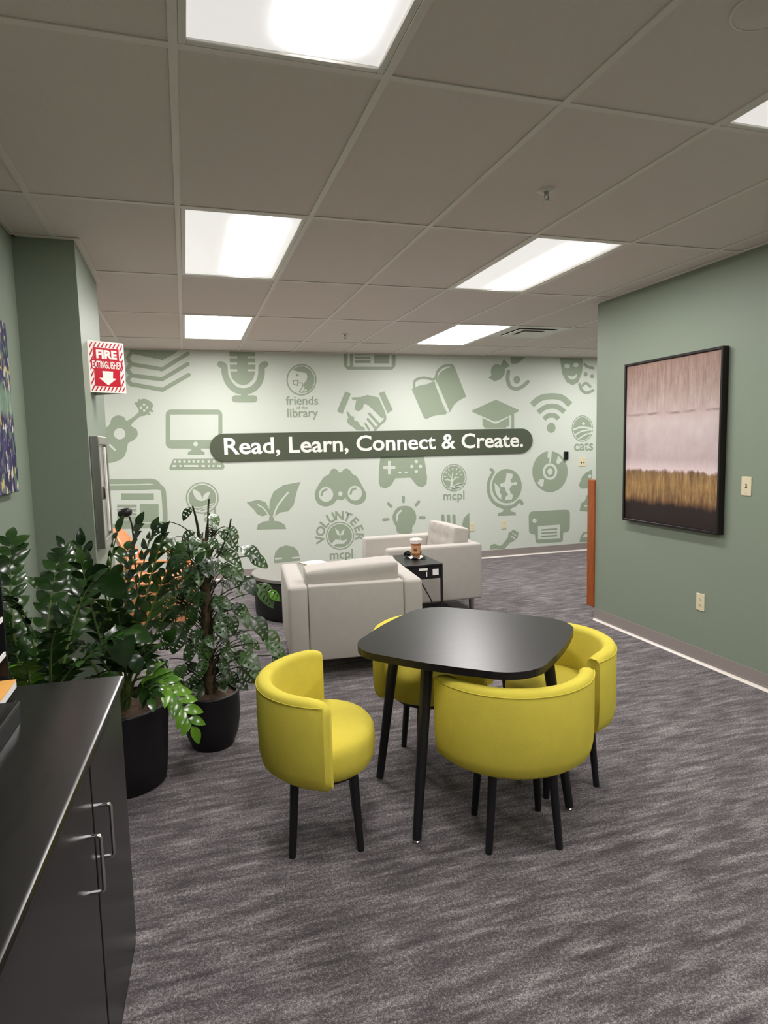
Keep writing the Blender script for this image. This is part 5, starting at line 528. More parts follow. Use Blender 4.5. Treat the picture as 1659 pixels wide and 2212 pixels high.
for i in range(-5, 5):
    for j in range(-5, 13):
        x0, x1 = GX0 + j * TX, GX0 + (j + 1) * TX
        y0, y1 = GY0 + i * TY, GY0 + (i + 1) * TY
        y1 = min(y1, MUR_Y); y0 = max(y0, BACK)
        if (j, i) in LIGHTS or y1 <= y0: continue
        if (j, i) == VENT: y0 += 0.6096
        if i >= 3:
            a, b = max(x0, FARL), min(x1, FARR)
            if b > a: tile(a, b, y0, y1)
            continue
        a, b = max(x0, XL), min(x1, XR)
        if b > a: tile(a, b, y0, y1)
        if i == 2:
            a, b = max(x0, FARL), min(x1, XL)
            if b > a: tile(a, b, max(y0, PIER_Y1), y1)
            a, b = max(x0, XR), min(x1, FARR)
            if b > a: tile(a, b, max(y0, RW_END), y1)
tw = 0.0125
for j in range(-4, 13):
    x = GX0 + j * TX
    y0 = BACK if XL < x < XR else (PIER_Y1 if x <= XL else RW_END)
    obj('ceiling_runner', B(x - tw, x + tw, y0, MUR_Y, CEIL - 0.001, CEIL + .0035), M['tee'], ceiling)
for i in range(-4, 5):
    y = GY0 + i * TY
    a, b = (FARL, FARR) if i >= 3 else (XL, XR)
    obj('ceiling_cross_tee', B(a, b, y - tw, y + tw, CEIL - 0.0004, CEIL + .0033), M['tee'], ceiling)
x0 = GX0 + 6 * TX
obj('ceiling_cross_tee', B(x0, x0 + TX, GY0 + 3 * TY + .6096 - tw, GY0 + 3 * TY + .6096 + tw, CEIL - 0.0004, CEIL + .0033), M['tee'], ceiling)


def wall_angle(n, x0, x1, y0, y1):
    struct('trim_%d' % n, B(x0, x1, y0, y1, CEIL - .004, CEIL + .002), M['tee'], ['pale ceiling edge trim on the right wall', 'pale ceiling edge trim above the mural', 'pale ceiling edge trim on the left wall', 'pale ceiling edge trim on the front of the pier', 'pale ceiling edge trim on the side of the pier'][n - 1])


wall_angle(1, XR - .022, XR, BACK, RW_END)
wall_angle(2, FARL, FARR, MUR_Y - .022, MUR_Y)
wall_angle(3, XL, XL + .022, BACK, PIER_Y0)
wall_angle(4, XL, PIER_X, PIER_Y0 - .022, PIER_Y0)
wall_angle(5, PIER_X, PIER_X + .03, PIER_Y0 - .022, PIER_Y1)


# ceiling lamps
LAMP_LABEL = {(1, -1): 'large ceiling lamp panel cut off at the top, nearest on the left', (1, 1): 'middle ceiling lamp panel of the left row',
              (1, 3): 'far left ceiling lamp panel closest to the book stack of the mural', (4, -1): 'ceiling lamp panel at the right picture edge, mostly cut off',
              (4, 1): 'oblique ceiling lamp panel above the right green wall end', (5, 3): 'far ceiling lamp panel next to the square air vent',
              (1, -3): 'ceiling lamp panel behind the viewer on the left', (4, -3): 'ceiling lamp panel behind the viewer on the right',
              (-3, 3): 'ceiling lamp panel in the far space behind the pier', (9, 3): 'ceiling lamp panel in the far space behind the right wall'}
lens_me = housing_me = frame_me = None
for k, (j, i) in enumerate(LIGHTS):
    cx, cy = GX0 + (j + .5) * TX, GY0 + (i + .5) * TY
    t = thing('ceiling_lamp', LAMP_LABEL[(j, i)], 'ceiling lamp', (cx, cy, CEIL), 0, 'fluorescent ceiling lamp panels')
    hw, hd = TX / 2 - .013, TY / 2 - .013
    if lens_me is None:
        bm = bmesh.new()
        for a in ((-hw, -hw + .022, -hd, hd), (hw - .022, hw, -hd, hd), (-hw + .022, hw - .022, -hd, -hd + .022), (-hw + .022, hw - .022, hd - .022, hd)):
            box(bm, *a, 0.0005, 0.012, 0.002, 1)
        f = obj('lamp_frame', bm, M['white_metal'], t); frame_me = f.data
        bm = bmesh.new(); w2, d2 = hw - .02, hd - .02
        bm.faces.new([bm.verts.new(p) for p in ((-w2, -d2, .008), (-w2, d2, .008), (w2, d2, .008), (w2, -d2, .008))])
        l = obj('lamp_lens', bm, M['lens'], t); lens_me = l.data; far_me = lens_me.copy(); far_me.materials[0] = M['lens_far']
        h = obj('lamp_housing', B(-hw, hw, -hd, hd, .013, .085), M['white_metal'], t); housing_me = h.data
    else:
        for nm, me in (('lamp_frame', frame_me), ('lamp_lens', far_me if i == 3 else lens_me), ('lamp_housing', housing_me)):
            o = bpy.data.objects.new(nm, me); COL.objects.link(o); o.parent = t

# square air diffuser
vx, vy = GX0 + 6.5 * TX, GY0 + 3 * TY + .3048
t = thing('air_vent', 'square louvred ceiling air vent right of the far lamp panel', 'vent', (vx, vy, CEIL))
obj('vent_box', B(-.285, .285, -.285, .285, .03, .036), M['plenum'], t)


def ring(a, b, z0, z1, th):
    """square ring sloping from half-size a at z0 to half-size b at z1"""
    bm = bmesh.new(); c4 = ((-1, -1), (1, -1), (1, 1), (-1, 1))
    o4 = [bm.verts.new((sx * a, sy * a, z0)) for sx, sy in c4]; i4 = [bm.verts.new((sx * b, sy * b, z1)) for sx, sy in c4]
    o5 = [bm.verts.new((sx * a, sy * a, z0 + th)) for sx, sy in c4]; i5 = [bm.verts.new((sx * b, sy * b, z1 + th)) for sx, sy in c4]
    for q in range(4):
        r_ = (q + 1) % 4
        bm.faces.new((o4[q], o4[r_], i4[r_], i4[q])); bm.faces.new((o5[q], i5[q], i5[r_], o5[r_]))
        bm.faces.new((o4[q], o5[q], o5[r_], o4[r_])); bm.faces.new((i4[q], i4[r_], i5[r_], i5[q]))
    bmesh.ops.recalc_face_normals(bm, faces=bm.faces); return bm


obj('vent_frame', ring(.292, .212, .0, .0005, .006), M['white_metal'], t)
obj('vent_louvre', ring(.200, .120, -.010, -.004, .004), M['white_metal'], t)
obj('vent_plate', B(-.108, .108, -.108, .108, -.015, -.009), M['white_metal'], t)

for k, (x, y, lab) in enumerate(((1.58, 2.61, 'near sprinkler head in the ceiling above the table'), (1.57, 6.31, 'tiny far sprinkler head in the ceiling near the mural'))):
    t = thing('sprinkler_head', lab, 'sprinkler', (x, y, CEIL), 0.4, 'ceiling sprinkler heads')
    obj('escutcheon', Lt([(0, -.004), (.03, -.006), (.036, -.002), (.036, .004), (0, .004)], 24), M['white_metal'], t, True)
    obj('nozzle', Lt([(0, -.022), (.008, -.022), (.011, -.004), (0, -.004)], 12), M['steel'], t, True)
    bm = bmesh.new()
    for s in (-1, 1): tube(bm, [(s * .010, 0, -.012), (s * .014, 0, -.026), (s * .004, 0, -.042)], .0022, 6)
    obj('yoke', bm, M['steel'], t)
    obj('deflector', Lt([(0, -.046), (.015, -.045), (.016, -.042), (0, -.042)], 16), M['steel'], t)
t = thing('ceiling_speaker', 'flat round ceiling speaker cover cut by the top right corner', 'speaker', (1.5, 1.40, CEIL))
obj('grille', Lt([(0, -.004), (.082, -.004), (.088, -.001), (.088, .003), (0, .003)], 40), M['tile'], t, True)
obj('rim', Lt([(.088, -.003), (.094, -.002), (.094, .003), (.088, .003), (.088, -.003)], 40), M['tee'], t, True)

# ------------------------------------------------------------------ mural print on the far wall
for name, polys in MURAL:
    bm = bmesh.new(); n = 0
    for c, pts in polys:
        n += 1
        y = MUR_Y - 0.0012 - 0.0003 * n
        q = []
        for p in pts:
            if not q or (abs(q[-1][0] - p[0]) + abs(q[-1][1] - p[1])) > 0.0015: q.append(p)
        if len(q) > 2 and abs(q[0][0] - q[-1][0]) + abs(q[0][1] - q[-1][1]) < 0.0015: q.pop()
        if len(q) < 3: continue
        try: f = bm.faces.new([bm.verts.new((x, y, z)) for x, z in q])
        except ValueError: continue
        f.normal_update()
        if f.normal.y > 0: f.normal_flip()
        f.material_index = c
    bmesh.ops.triangulate(bm, faces=bm.faces, ngon_method='EAR_CLIP')
    obj(name, bm, None, wall_back, mats=[M['mural_green'], M['mural_pale']])
for s, x0, x1, zb in MURAL_TEXT:
    obj('mural_word', fit_text(text_mesh(s, 0.016), x0, x1, zb, MUR_Y - .002), M['mural_green'], wall_back)
for k, ch in enumerate('VOLUNTEER'):
    a = math.radians(187 - k * (194 / 8.0)); me = text_mesh(ch, 0.03)
    xs = [v.co.x for v in me.vertices]; mx = (min(xs) + max(xs)) / 2
    r, h = 0.198, 0.150
    for v in me.vertices:
        lx, lz = (v.co.x - mx) * h, v.co.y * h
        ca, sa = math.cos(a), math.sin(a)
        v.co = Vector((VOL_C[0] + ca * (r + lz) + sa * lx, MUR_Y - .002, VOL_C[1] + sa * (r + lz) - ca * lx))
    obj('mural_letter', me, M['mural_green'], wall_back)
bm = bmesh.new(); x0, x1, z0, z1 = 0.275, 4.392, 1.370, 1.686; rr = (z1 - z0) / 2; pts = []
for cx, a0 in ((x1 - rr, -90), (x0 + rr, 90)):
    for k in range(17):
        a = math.radians(a0 + k * 180 / 16); pts.append((cx + rr * math.cos(a), (z0 + z1) / 2 + rr * math.sin(a)))
prism(bm, pts, 0, .012, 0.0015, 1)
for v in bm.verts: v.co = Vector((v.co.x, MUR_Y - .0115 - v.co.z, v.co.y))
bmesh.ops.recalc_face_normals(bm, faces=bm.faces)
banner = obj('mural_banner', bm, M['banner'], wall_back)
banner['label'] = 'dark green rounded banner with white lettering'
obj('banner_lettering', fit_text(text_mesh('Read, Learn, Connect & Create.', 0.018, 0, 1.0), 0.43, 4.25, 1.452, MUR_Y - .0245, 0.262), M['white_print'], banner)


# ------------------------------------------------------------------ wall fittings
def outlet(label, pos, face, kind='outlet', group='almond wall outlets'):
    """pos = centre on the wall; face 'x' faces -x, 'y' faces -y; plate in the xz-plane facing -y, turned when needed"""
    t = thing('wall_outlet' if kind == 'outlet' else 'wall_switch', label, 'outlet' if kind == 'outlet' else 'switch', pos, 0 if face == 'y' else -math.pi / 2, group)
    obj('plate', B(-.036, .036, -.006, 0, -.058, .058, .003, 2), M['almond'], t)
    if kind == 'outlet':
        for s in (-1, 1):
            f = obj('socket', prism_y([(.016 * math.cos(a) * 1.0, .0135 * math.sin(a) + s * .0195) for a in [2 * math.pi * q / 16 for q in range(16)]], -.0075, -.005), M['almond'], t)
            bm = bmesh.new()
            for dx in (-.006, .006): box(bm, dx - .0012, dx + .0012, -.0082, -.0070, s * .0195 - .001, s * .0195 + .007)
            box(bm, -.002, .002, -.0082, -.0070, s * .0195 - .008, s * .0195 - .004)
            obj('slots', bm, M['slot'], f)
    elif kind == 'jack':
        f = obj('socket', B(-.010, .010, -.0085, -.005, -.014, .014, .001, 1), M['slot'], t)
    else:
        f = obj('toggle_slot', B(-.006, .006, -.007, -.005, -.013, .013), M['slot'], t)
        obj('toggle', B(-.004, .004, -.016, -.006, -.002, .008, .001, 1), M['almond'], t)
    for s in (-1, 1):
        if kind != 'outlet': obj('screw', B(-.002, .002, -.0075, -.0055, s * .042 - .002, s * .042 + .002), M['steel'], t)
    return t


def prism_y(pts, y0, y1):
    bm = bmesh.new(); prism(bm, pts, 0, 1)
    for v in bm.verts: v.co = Vector((v.co.x, y0 + v.co.z * (y1 - y0), v.co.y))
    bmesh.ops.recalc_face_normals(bm, faces=bm.faces); return bm


outlet('almond switch plate high on the green wall right of the canvas', (XR, 3.075, 1.215), 'x', 'switch', None)
outlet('almond power outlet low on the green wall below the canvas', (XR, 3.412, 0.42), 'x', 'outlet', None)
outlet('almond outlet on the mural wall under the globe icon', (3.975, MUR_Y, 0.432), 'y', 'outlet', None)
outlet('almond outlet on the mural wall right of the knife icon', (3.515, MUR_Y, 0.43), 'y', 'outlet', None)
t = thing('wall_jack', 'wide almond jack plate below the mural word cats', 'jack plate', (5.168, MUR_Y, 1.222))
obj('plate', B(-.058, .058, -.006, 0, -.06, .06, .003, 2), M['almond'], t)
for s in (-1, 1): obj('jack', B(s * .02 - .008, s * .02 + .008, -.008, -.005, -.02, .0, .001, 1), M['slot'], t)
t = thing('wall_sensor', 'small black upright sensor box beside the record icon', 'sensor', (4.905, MUR_Y, 1.315))
obj('body', B(-.028, .028, -.03, 0, -.055, .055, .006, 2), M['black_plastic'], t)
obj('face', B(-.018, .018, -.032, -.028, .01, .04, .002, 1), M['glass_lens'], t)

tag(obj('corner_guard', B(XR - .012, XR + .16, RW_END + .001, RW_END + .1, .105, 1.185, .006, 2), M['wood_orange']), 'orange brown wooden board on the end of the green right wall', 'corner guard')

# framed abstract canvas on the right wall (face towards -x)
y0, y1, z0, z1 = 3.238, 4.172, 0.897, 2.073; fx = XR - .048
t = thing('framed_canvas', 'framed abstract canvas in mauve, ochre and dark brown on the green wall', 'painting', (XR, (y0 + y1) / 2, z0))
hy = (y1 - y0) / 2; H = z1 - z0; ft = .016
for nm, a in (('frame_side', (-hy, -hy + ft, 0, H)), ('frame_side', (hy - ft, hy, 0, H)), ('frame_bottom', (-hy + ft, hy - ft, 0, ft)), ('frame_top', (-hy + ft, hy - ft, H - ft, H))):
    obj(nm, B(-.05, -.001, a[0], a[1], a[2], a[3], .002, 1), M['frame_black'], t)
obj('canvas', B(-.020, 0, -hy + ft + .002, hy - ft - .002, 0, H - 2 * ft - .004), M['abstract'], t, loc=(-.018, 0, ft + .002))

# unframed blossom canvas on the left wall
t = thing('blossom_canvas', 'unframed violet and green blossom canvas at the left picture edge', 'painting', (XL, 2.85, 1.34))
obj('canvas', B(.002, .036, -.5, .5, 0, .762, .003, 1), M['blossoms'], t)

# fire extinguisher sign, a V of two panels on the pier side
t = thing('fire_sign', 'red and white FIRE EXTINGUISHER sign jutting from the pier', 'sign', (PIER_X, 4.0, 1.85), math.radians(29))
sw, sh = .206, .288
obj('front_panel', B(0.0, sw, 0, .003, 0, sh), M['sign_white'], t)
bm = bmesh.new(); prism(bm, [(sw - .003, .003), (sw, .003), (sw * .53 + .002, .205), (sw * .53 - .002, .202)], 0, sh); obj('rear_panel', bm, M['sign_white'], t)


def flat(name, polys, mat, parent, y):
    bm = bmesh.new()
    for q in polys:
        f = bm.faces.new([bm.verts.new((x, y, z)) for x, z in q]); f.normal_update()
        if f.normal.y > 0: f.normal_flip()
    bmesh.ops.triangulate(bm, faces=bm.faces, ngon_method='EAR_CLIP')
    return obj(name, bm, mat, parent)


def strip_clip(poly, x0, x1, z0, z1):
    for ax, lim, sg in ((0, x0, 1), (0, x1, -1), (1, z0, 1), (1, z1, -1)):
        out = []
        for k in range(len(poly)):
            a, b = poly[k - 1], poly[k]; ia, ib = (a[ax] - lim) * sg >= 0, (b[ax] - lim) * sg >= 0
            if ia != ib:
                s = (lim - a[ax]) / (b[ax] - a[ax]); out.append((a[0] + s * (b[0] - a[0]), a[1] + s * (b[1] - a[1])))
            if ib: out.append(b)
        poly = out
        if len(poly) < 3: return None
    return poly


st = []
m0 = .008
for (a0, a1, b0, b1) in ((m0, sw - m0, sh - .034, sh - m0), (m0, sw - m0, m0, .034), (m0, .026, .034, sh - .034), (sw - .026, sw - m0, .034, sh - .034)):
    for k in range(-14, 34):
        x = k * .022; q = strip_clip([(x, 0), (x + .0085, 0), (x + .0085 + sh * .55, sh), (x + sh * .55, sh)], a0, a1, b0, b1)
        if q: st.append(q)
flat('hazard_stripes', st, M['red'], t, -.0004)
flat('red_field', [[(.028, .036), (sw - .030, .036), (sw - .030, .128), (sw - .012, .134), (sw - .012, .182), (sw - .030, .186), (sw - .030, sh - .036), (.028, sh - .036), (.028, .186), (.014, .182), (.014, .134), (.028, .128)]], M['red'], t, -.0008)
flat('arrow', [[(.074, .122), (.136, .122), (.132, .084), (.154, .082), (.103, .042), (.054, .082), (.076, .084)]], M['sign_white'], t, -.0012)
obj('word_fire', fit_text(text_mesh('FIRE', .045), .045, .163, .194, -.0012, .064), M['sign_white'], t)
obj('word_extinguisher', fit_text(text_mesh('EXTINGUISHER', .02), .020, .188, .138, -.0012, .056), M['sign_white'], t)

# fire extinguisher cabinet, semi-recessed in the pier side
t = thing('extinguisher_cabinet', 'narrow steel fire extinguisher cabinet set in the pier below the red sign', 'cabinet', (PIER_X, 4.02, .98))
for nm, a in (('frame_side', (-.21, -.165, 0, .62)), ('frame_side', (.165, .21, 0, .62)), ('frame_bottom', (-.165, .165, 0, .045)), ('frame_top', (-.165, .165, .575, .62))):
    obj(nm, B(0, .045, a[0], a[1], a[2], a[3], .003, 1), M['steel'], t)
obj('door_glass', B(0, .028, -.163, .163, .047, .573), M['steel'], t)
d = obj('door_frame', B(.028, .04, -.15, -.11, .06, .56, .002, 1), M['white_metal'], t)
obj('door_frame', B(.028, .04, .11, .15, .06, .56, .002, 1), M['white_metal'], t)
obj('latch', B(.03, .058, -.16, -.14, .27, .34, .003, 1), M['chrome'], t)


# ------------------------------------------------------------------ yellow tub chairs
def sup(a, b, th, n=2.5):
    c, s = math.cos(th), math.sin(th)
    return (-a * math.copysign(abs(c) ** (2 / n), c), b * math.copysign(abs(s) ** (2 / n), s))


def shell_path(r, cx, half, k=34):
    return [(cx - r * math.cos(math.radians(a)), r * math.sin(math.radians(a)) * .985) for a in [-half + 2 * half * i / k for i in range(k + 1)]]


def make_chair(label, loc, rz):
    t = thing('tub_chair', label, 'chair', (loc[0], loc[1], 0), rz, 'yellow tub chairs around the table')
    TH, Z0, Z1 = .060, .322, .655
    path = shell_path(.328, .084, 75)
    # outward offset profile (0 = outer face), rounded rim and tucked-under foot
    prof = [(.060, Z0), (.030, Z0 + .004), (.010, Z0 + .022), (.002, Z0 + .06), (0, Z0 + .12), (0, Z1 - .022), (.006, Z1 - .007), (.018, Z1), (TH - .018, Z1), (TH - .006, Z1 - .007), (TH, Z1 - .022), (TH, Z0 + .02), (TH, Z0)]
    bm = bmesh.new(); rings = []
    n = len(path)
    for i, (x, y) in enumerate(path):
        ax, ay = path[max(i - 1, 0)]; bx, by = path[min(i + 1, n - 1)]
        tx, ty = bx - ax, by - ay; L = math.hypot(tx, ty); nx, ny = -ty / L, tx / L     # inward normal
        if nx * (.05 - x) + ny * (0 - y) < 0: nx, ny = -nx, -ny
        e_ = min(i, n - 1 - i); dr = (.045, .014, .003)[e_] if e_ < 3 else 0
        rings.append([bm.verts.new((x + nx * d, y + ny * d, Z0 + (z - Z0) * (1 - dr))) for d, z in prof])
    # round the two free ends
    for end, sgn in ((0, 1), (n - 1, 1)):
        base = [v.co.copy() for v in rings[end]]
        cen = sum(base, Vector()) / len(base); zc = (Z0 + Z1) / 2
        new = []
        for co in base:
            p = co.lerp(Vector((cen.x, cen.y, co.z)), .35); p.z = Z0 + .01 + (co.z - Z0) * .89; p.x += .016
            new.append(bm.verts.new(p))
        if end == 0: rings.insert(0, new)
        else: rings.append(new)
        if end == 0: n_off = 1
    m = len(prof)
    for i in range(len(rings) - 1):
        for k in range(m):
            bm.faces.new((rings[i][k], rings[i][(k + 1) % m], rings[i + 1][(k + 1) % m], rings[i + 1][k]))
    bm.faces.new(rings[0]); bm.faces.new(rings[-1][::-1])
    bmesh.ops.recalc_face_normals(bm, faces=bm.faces)
    back = obj('backrest', bm, M['yellow'], t, True)
    # seam piping along the outer rim
    pip = [(x * 1.0 - 0, y, Z1 - .02) for x, y in path]
    obj('piping', tube(bmesh.new(), pip, .0018, 6), M['yellow'], back, True)
    # seat cushion: D-shaped pad
    out = []
    for i in range(48):
        th = 2 * math.pi * i / 48; c, s = math.cos(th), math.sin(th)
        aa = .203 if c > 0 else .20
        nn = 2.05 if c > 0 else 2.2
        out.append((aa * math.copysign(abs(c) ** (2 / nn), c), .246 * math.copysign(abs(s) ** (2 / nn), s)))
    zs = [(.82, .318), (.93, .325), (.985, .345), (1.0, .375), (1.0, .415), (.985, .437), (.93, .452), (.80, .459), (.5, .464), (.2, .466)]
    bm = bmesh.new(); rg = [[bm.verts.new((x * k + (.0 if x < 0 else 0), y * k, z)) for x, y in out] for k, z in zs]
    for i in range(len(rg) - 1):
        for k in range(48): bm.faces.new((rg[i][k], rg[i][(k + 1) % 48], rg[i + 1][(k + 1) % 48], rg[i + 1][k]))
    bm.faces.new(rg[0][::-1]); bm.faces.new(rg[-1])
    obj('seat', bm, M['yellow'], t, True)
    obj('seat_base', prism(bmesh.new(), [(x * .82, y * .8) for x, y in out], .300, .322), M['black_plastic'], t)
    for sx in (-1, 1):
        for sy in (-1, 1):
            obj('leg', T([(sx * .128, sy * .134, 0), (sx * .108, sy * .112, .31)], [.0135, .0175], 14), M['black_leg'], t, True)
    return t


make_chair('yellow tub chair pulled out, its side towards the viewer, left of the table', (.452, 2.365), math.radians(-10))
make_chair('yellow tub chair with its rounded back to the viewer in front of the table', (1.158, 2.132), math.radians(77))
make_chair('yellow tub chair pushed in at the right side of the table', (1.520, 2.435), math.radians(182))
make_chair('yellow tub chair pushed in behind the table next to the grey armchair', (1.105, 2.815), math.radians(-93))

# ------------------------------------------------------------------ table
TZ = .715; tcx, tcy = 1.098, 2.420
t = thing('square_table', 'black woodgrain square table with rounded corners between the yellow chairs', 'table', (tcx, tcy, 0))
pts = []
hs, rr = .386, .17
for cx, cy, a0 in ((hs - rr, hs - rr, 0), (-hs + rr, hs - rr, 90), (-hs + rr, -hs + rr, 180), (hs - rr, -hs + rr, 270)):
    for k in range(13):
        a = math.radians(a0 + k * 7.5); pts.append((cx + rr * math.cos(a), cy + rr * math.sin(a)))
# slightly bowed sides
pb = []
for i, (x, y) in enumerate(pts):
    pb.append((x, y))
    x2, y2 = pts[(i + 1) % len(pts)]
    if math.hypot(x2 - x, y2 - y) > .1:
        for q in (.25, .5, .75):
            mx, my = x + (x2 - x) * q, y + (y2 - y) * q; L = math.hypot((x + x2) / 2, (y + y2) / 2); b = .012 * math.sin(math.pi * q)
            pb.append((mx + (x + x2) / 2 / L * b, my + (y + y2) / 2 / L * b))
ca, sa = math.cos(math.radians(45)), math.sin(math.radians(45))
pr = [(x * ca - y * sa, x * sa + y * ca) for x, y in pb]
obj('table_top', prism(bmesh.new(), pr, TZ - .028, TZ, .003, 2), M['black_wood'], t)
obj('apron', prism(bmesh.new(), [(x * .62, y * .62) for x, y in pr], TZ - .05, TZ - .0275), M['black_leg'], t)
lc = Vector((1.105 - tcx, 2.434 - tcy, 0))
for sx in (-1, 1):
    for sy in (-1, 1):
        f = lc + Vector((sx * .335, sy * .245, .012)); h = lc + Vector((sx * .335 * .77, sy * .245 * .77, TZ - .03))
        lg = obj('leg', T([f, h], [.0175, .024], 16), M['black_leg'], t, True)
        obj('foot_glide', lathe(bmesh.new(), [(0, 0), (.013, 0), (.014, .006), (.009, .013), (0, .013)], 14, f.x, f.y), M['chrome'], lg, True)


# ------------------------------------------------------------------ grey armchairs
def cushion(w, d, h, puff=.02, tx=0, tz=0, tuft=.0, nx=20, nz=14, r=.05):
    """soft block: w (x) by d (y) by h (z), front = +y, origin at bottom centre; optional button grid on the front"""
    bm = B(-.5, .5, -.5, .5, -.5, .5)
    bmesh.ops.subdivide_edges(bm, edges=list(bm.edges), cuts=11, use_grid_fill=True)
    for v in bm.verts:
        x, y, z = v.co * 2
        def rnd(a, L):
            rr = r / L * 2
            return a
        p = Vector((x * w / 2, y * d / 2, z * h / 2))
        # rounded box
        q = Vector((max(-w / 2 + r, min(w / 2 - r, p.x)), max(-d / 2 + r, min(d / 2 - r, p.y)), max(-h / 2 + r, min(h / 2 - r, p.z))))
        dv = p - q
        if dv.length > 1e-6: p = q + dv.normalized() * min(r, dv.length if dv.length < r else r)
        bx, bz = max(0, 1 - x * x), max(0, 1 - z * z); by = max(0, 1 - y * y)
        p.y += math.copysign(puff, y) * bx * bz * abs(y) ** 2
        p.z += math.copysign(puff * .6, z) * bx * by * abs(z) ** 2
        p.x += math.copysign(puff * .4, x) * by * bz * abs(x) ** 2
        if tuft and y > .9:
            gx, gz = (x + 1) / 2 * tx, (z + 1) / 2 * tz
            dx = abs(gx - round(gx)); dz = abs(gz - round(gz))
            p.y -= tuft * (math.exp(-(dx / .22) ** 2) * .6 + math.exp(-(dz / .22) ** 2) * .4 + 1.2 * math.exp(-((dx / .25) ** 2 + (dz / .25) ** 2))) * bx ** .3 * bz ** .3
        v.co = p + Vector((0, 0, h / 2))
    return bm


def make_armchair(label, loc, rz, tufted):
    t = thing('grey_armchair', label, 'armchair', (loc[0], loc[1], 0), rz, 'grey armchairs by the mural')
    W, D, LEG, TOP, AT = .885, .87, .135, .632, .128
    def soft(x0, x1, y0, y1, z0, z1, b=.022): return B(x0, x1, y0, y1, z0, z1, b, 4)
    obj('base', B(-W / 2 + AT - .01, W / 2 - AT + .01, .03, D - .02, LEG + .003, .31, .01, 2), M['grey_fabric'], t)
    for s in (-1, 1):
        x0, x1 = (-W / 2, -W / 2 + AT) if s < 0 else (W / 2 - AT, W / 2)
        obj('armrest', soft(x0, x1, 0, D, LEG, TOP, .026), M['grey_fabric'], t, True)
    obj('back_panel', soft(-W / 2 + AT + .001, W / 2 - AT - .001, .004, .11, LEG, TOP - .003, .012), M['grey_fabric'], t, True)
    c = cushion(W - 2 * AT - .01, D - .13, .145, .012, r=.04)
    obj('seat_cushion', c, M['grey_fabric'], t, True, loc=(0, .115 + (D - .13) / 2, .305))
    c = cushion(W - 2 * AT - .01, .165, .335, .008, 4, 3, .020 if tufted else .0, r=.026)
    o = obj('back_cushion', c, M['grey_fabric'], t, True, loc=(0, .185, .43 if tufted else .412), rot=(math.radians(9), 0 if tufted else math.radians(-3), 0))
    for sx in (-1, 1):
        for y in (.045, D - .06):
            obj('leg', T([(sx * (W / 2 - .145), y, 0), (sx * (W / 2 - .145), y, LEG + .004)], [.021, .026], 16), M['steel'], t, True)
    return t


make_armchair('grey armchair with its plain back to the viewer behind the table', (1.017, 3.965), math.radians(-5), False)
make_armchair('grey armchair turned left with tufted back cushion, farther off by the mural', (2.47, 5.565), math.radians(90), True)

# ------------------------------------------------------------------ round coffee table
t = thing('drum_table', 'low round black drum coffee table with grey top left of the armchairs', 'table', (1.02, 5.84, 0))
obj('drum', Lt([(0, 0.012), (.47, .012), (.475, .02), (.488, .345), (.485, .35), (0, .35)], 56), M['drum'], t, True)
obj('plinth', Lt([(0, 0), (.44, 0), (.44, .013), (0, .013)], 40), M['black_plastic'], t)
obj('top', Lt([(0, .35), (.497, .35), (.50, .353), (.50, .377), (.497, .38), (0, .38)], 56), M['grey_top'], t, True)
t = thing('magazine', 'thin open magazine on the grey round table top', 'magazine', (1.16, 6.10, .3805), .3)
obj('cover', B(-.11, .11, -.14, .14, 0, .004), M['wood_orange'], t)
obj('pages', B(-.105, .105, -.135, .135, .004, .010), M['paper'], t)

# ------------------------------------------------------------------ black side table with cup, napkin and sunglasses
SX0, SX1, SY0, SY1, SZ = 1.545, 1.850, 4.535, 5.03, .60
t = thing('side_table', 'narrow black side table with a power box between the grey armchairs', 'side table', ((SX0 + SX1) / 2, (SY0 + SY1) / 2, 0))
hx, hy = (SX1 - SX0) / 2, (SY1 - SY0) / 2
obj('table_top', B(-hx, hx, -hy, hy, SZ - .018, SZ, .002, 1), M['black_plastic'], t)
pw = obj('power_box', B(-hx + .01, hx - .006, -hy + .004, -hy + .12, SZ - .115, SZ - .019, .003, 1), M['black_plastic'], t)
obj('label_strip', B(-.042, .028, -hy + .0025, -hy + .0045, SZ - .047, SZ - .028), M['paper'], pw)
obj('white_sticker', B(.07, .118, -hy + .0025, -hy + .0045, SZ - .088, SZ - .040), M['paper'], pw)
obj('cord_clip', B(.016, .024, -hy + .0015, -hy + .0045, SZ - .095, SZ - .058), M['paper'], pw)
for sx in (-1, 1):
    for sy in (-1, 1):
        obj('leg', B(sx * hx - (.016 if sx > 0 else 0), sx * hx + (0 if sx > 0 else .016), sy * hy - (.016 if sy > 0 else 0), sy * hy + (0 if sy > 0 else .016), 0, SZ - .018), M['black_leg'], t)
for sy in (-1, 1):
    obj('stretcher', B(-hx + .016, hx - .016, sy * hy - (.014 if sy > 0 else 0), sy * hy + (0 if sy > 0 else .014), .02, .036), M['black_leg'], t)
cable = [(-.02, -hy + .05, SZ - .112), (-.01, -hy + .035, SZ - .15), (.06, -hy + .03, .32), (.125, -hy + .03, .14), (.142, -hy + .05, .03), (.14, -hy + .12, .006), (.10, -hy + .3, .005)]
obj('power_cord', T(cable, .005, 8), M['black_plastic'], t, True)
t = thing('paper_napkin', 'crumpled white napkin under the coffee cup', 'napkin', (1.735, 4.815, SZ), .3)
bm = bmesh.new(); g = 9; vv = [[None] * g for _ in range(g)]
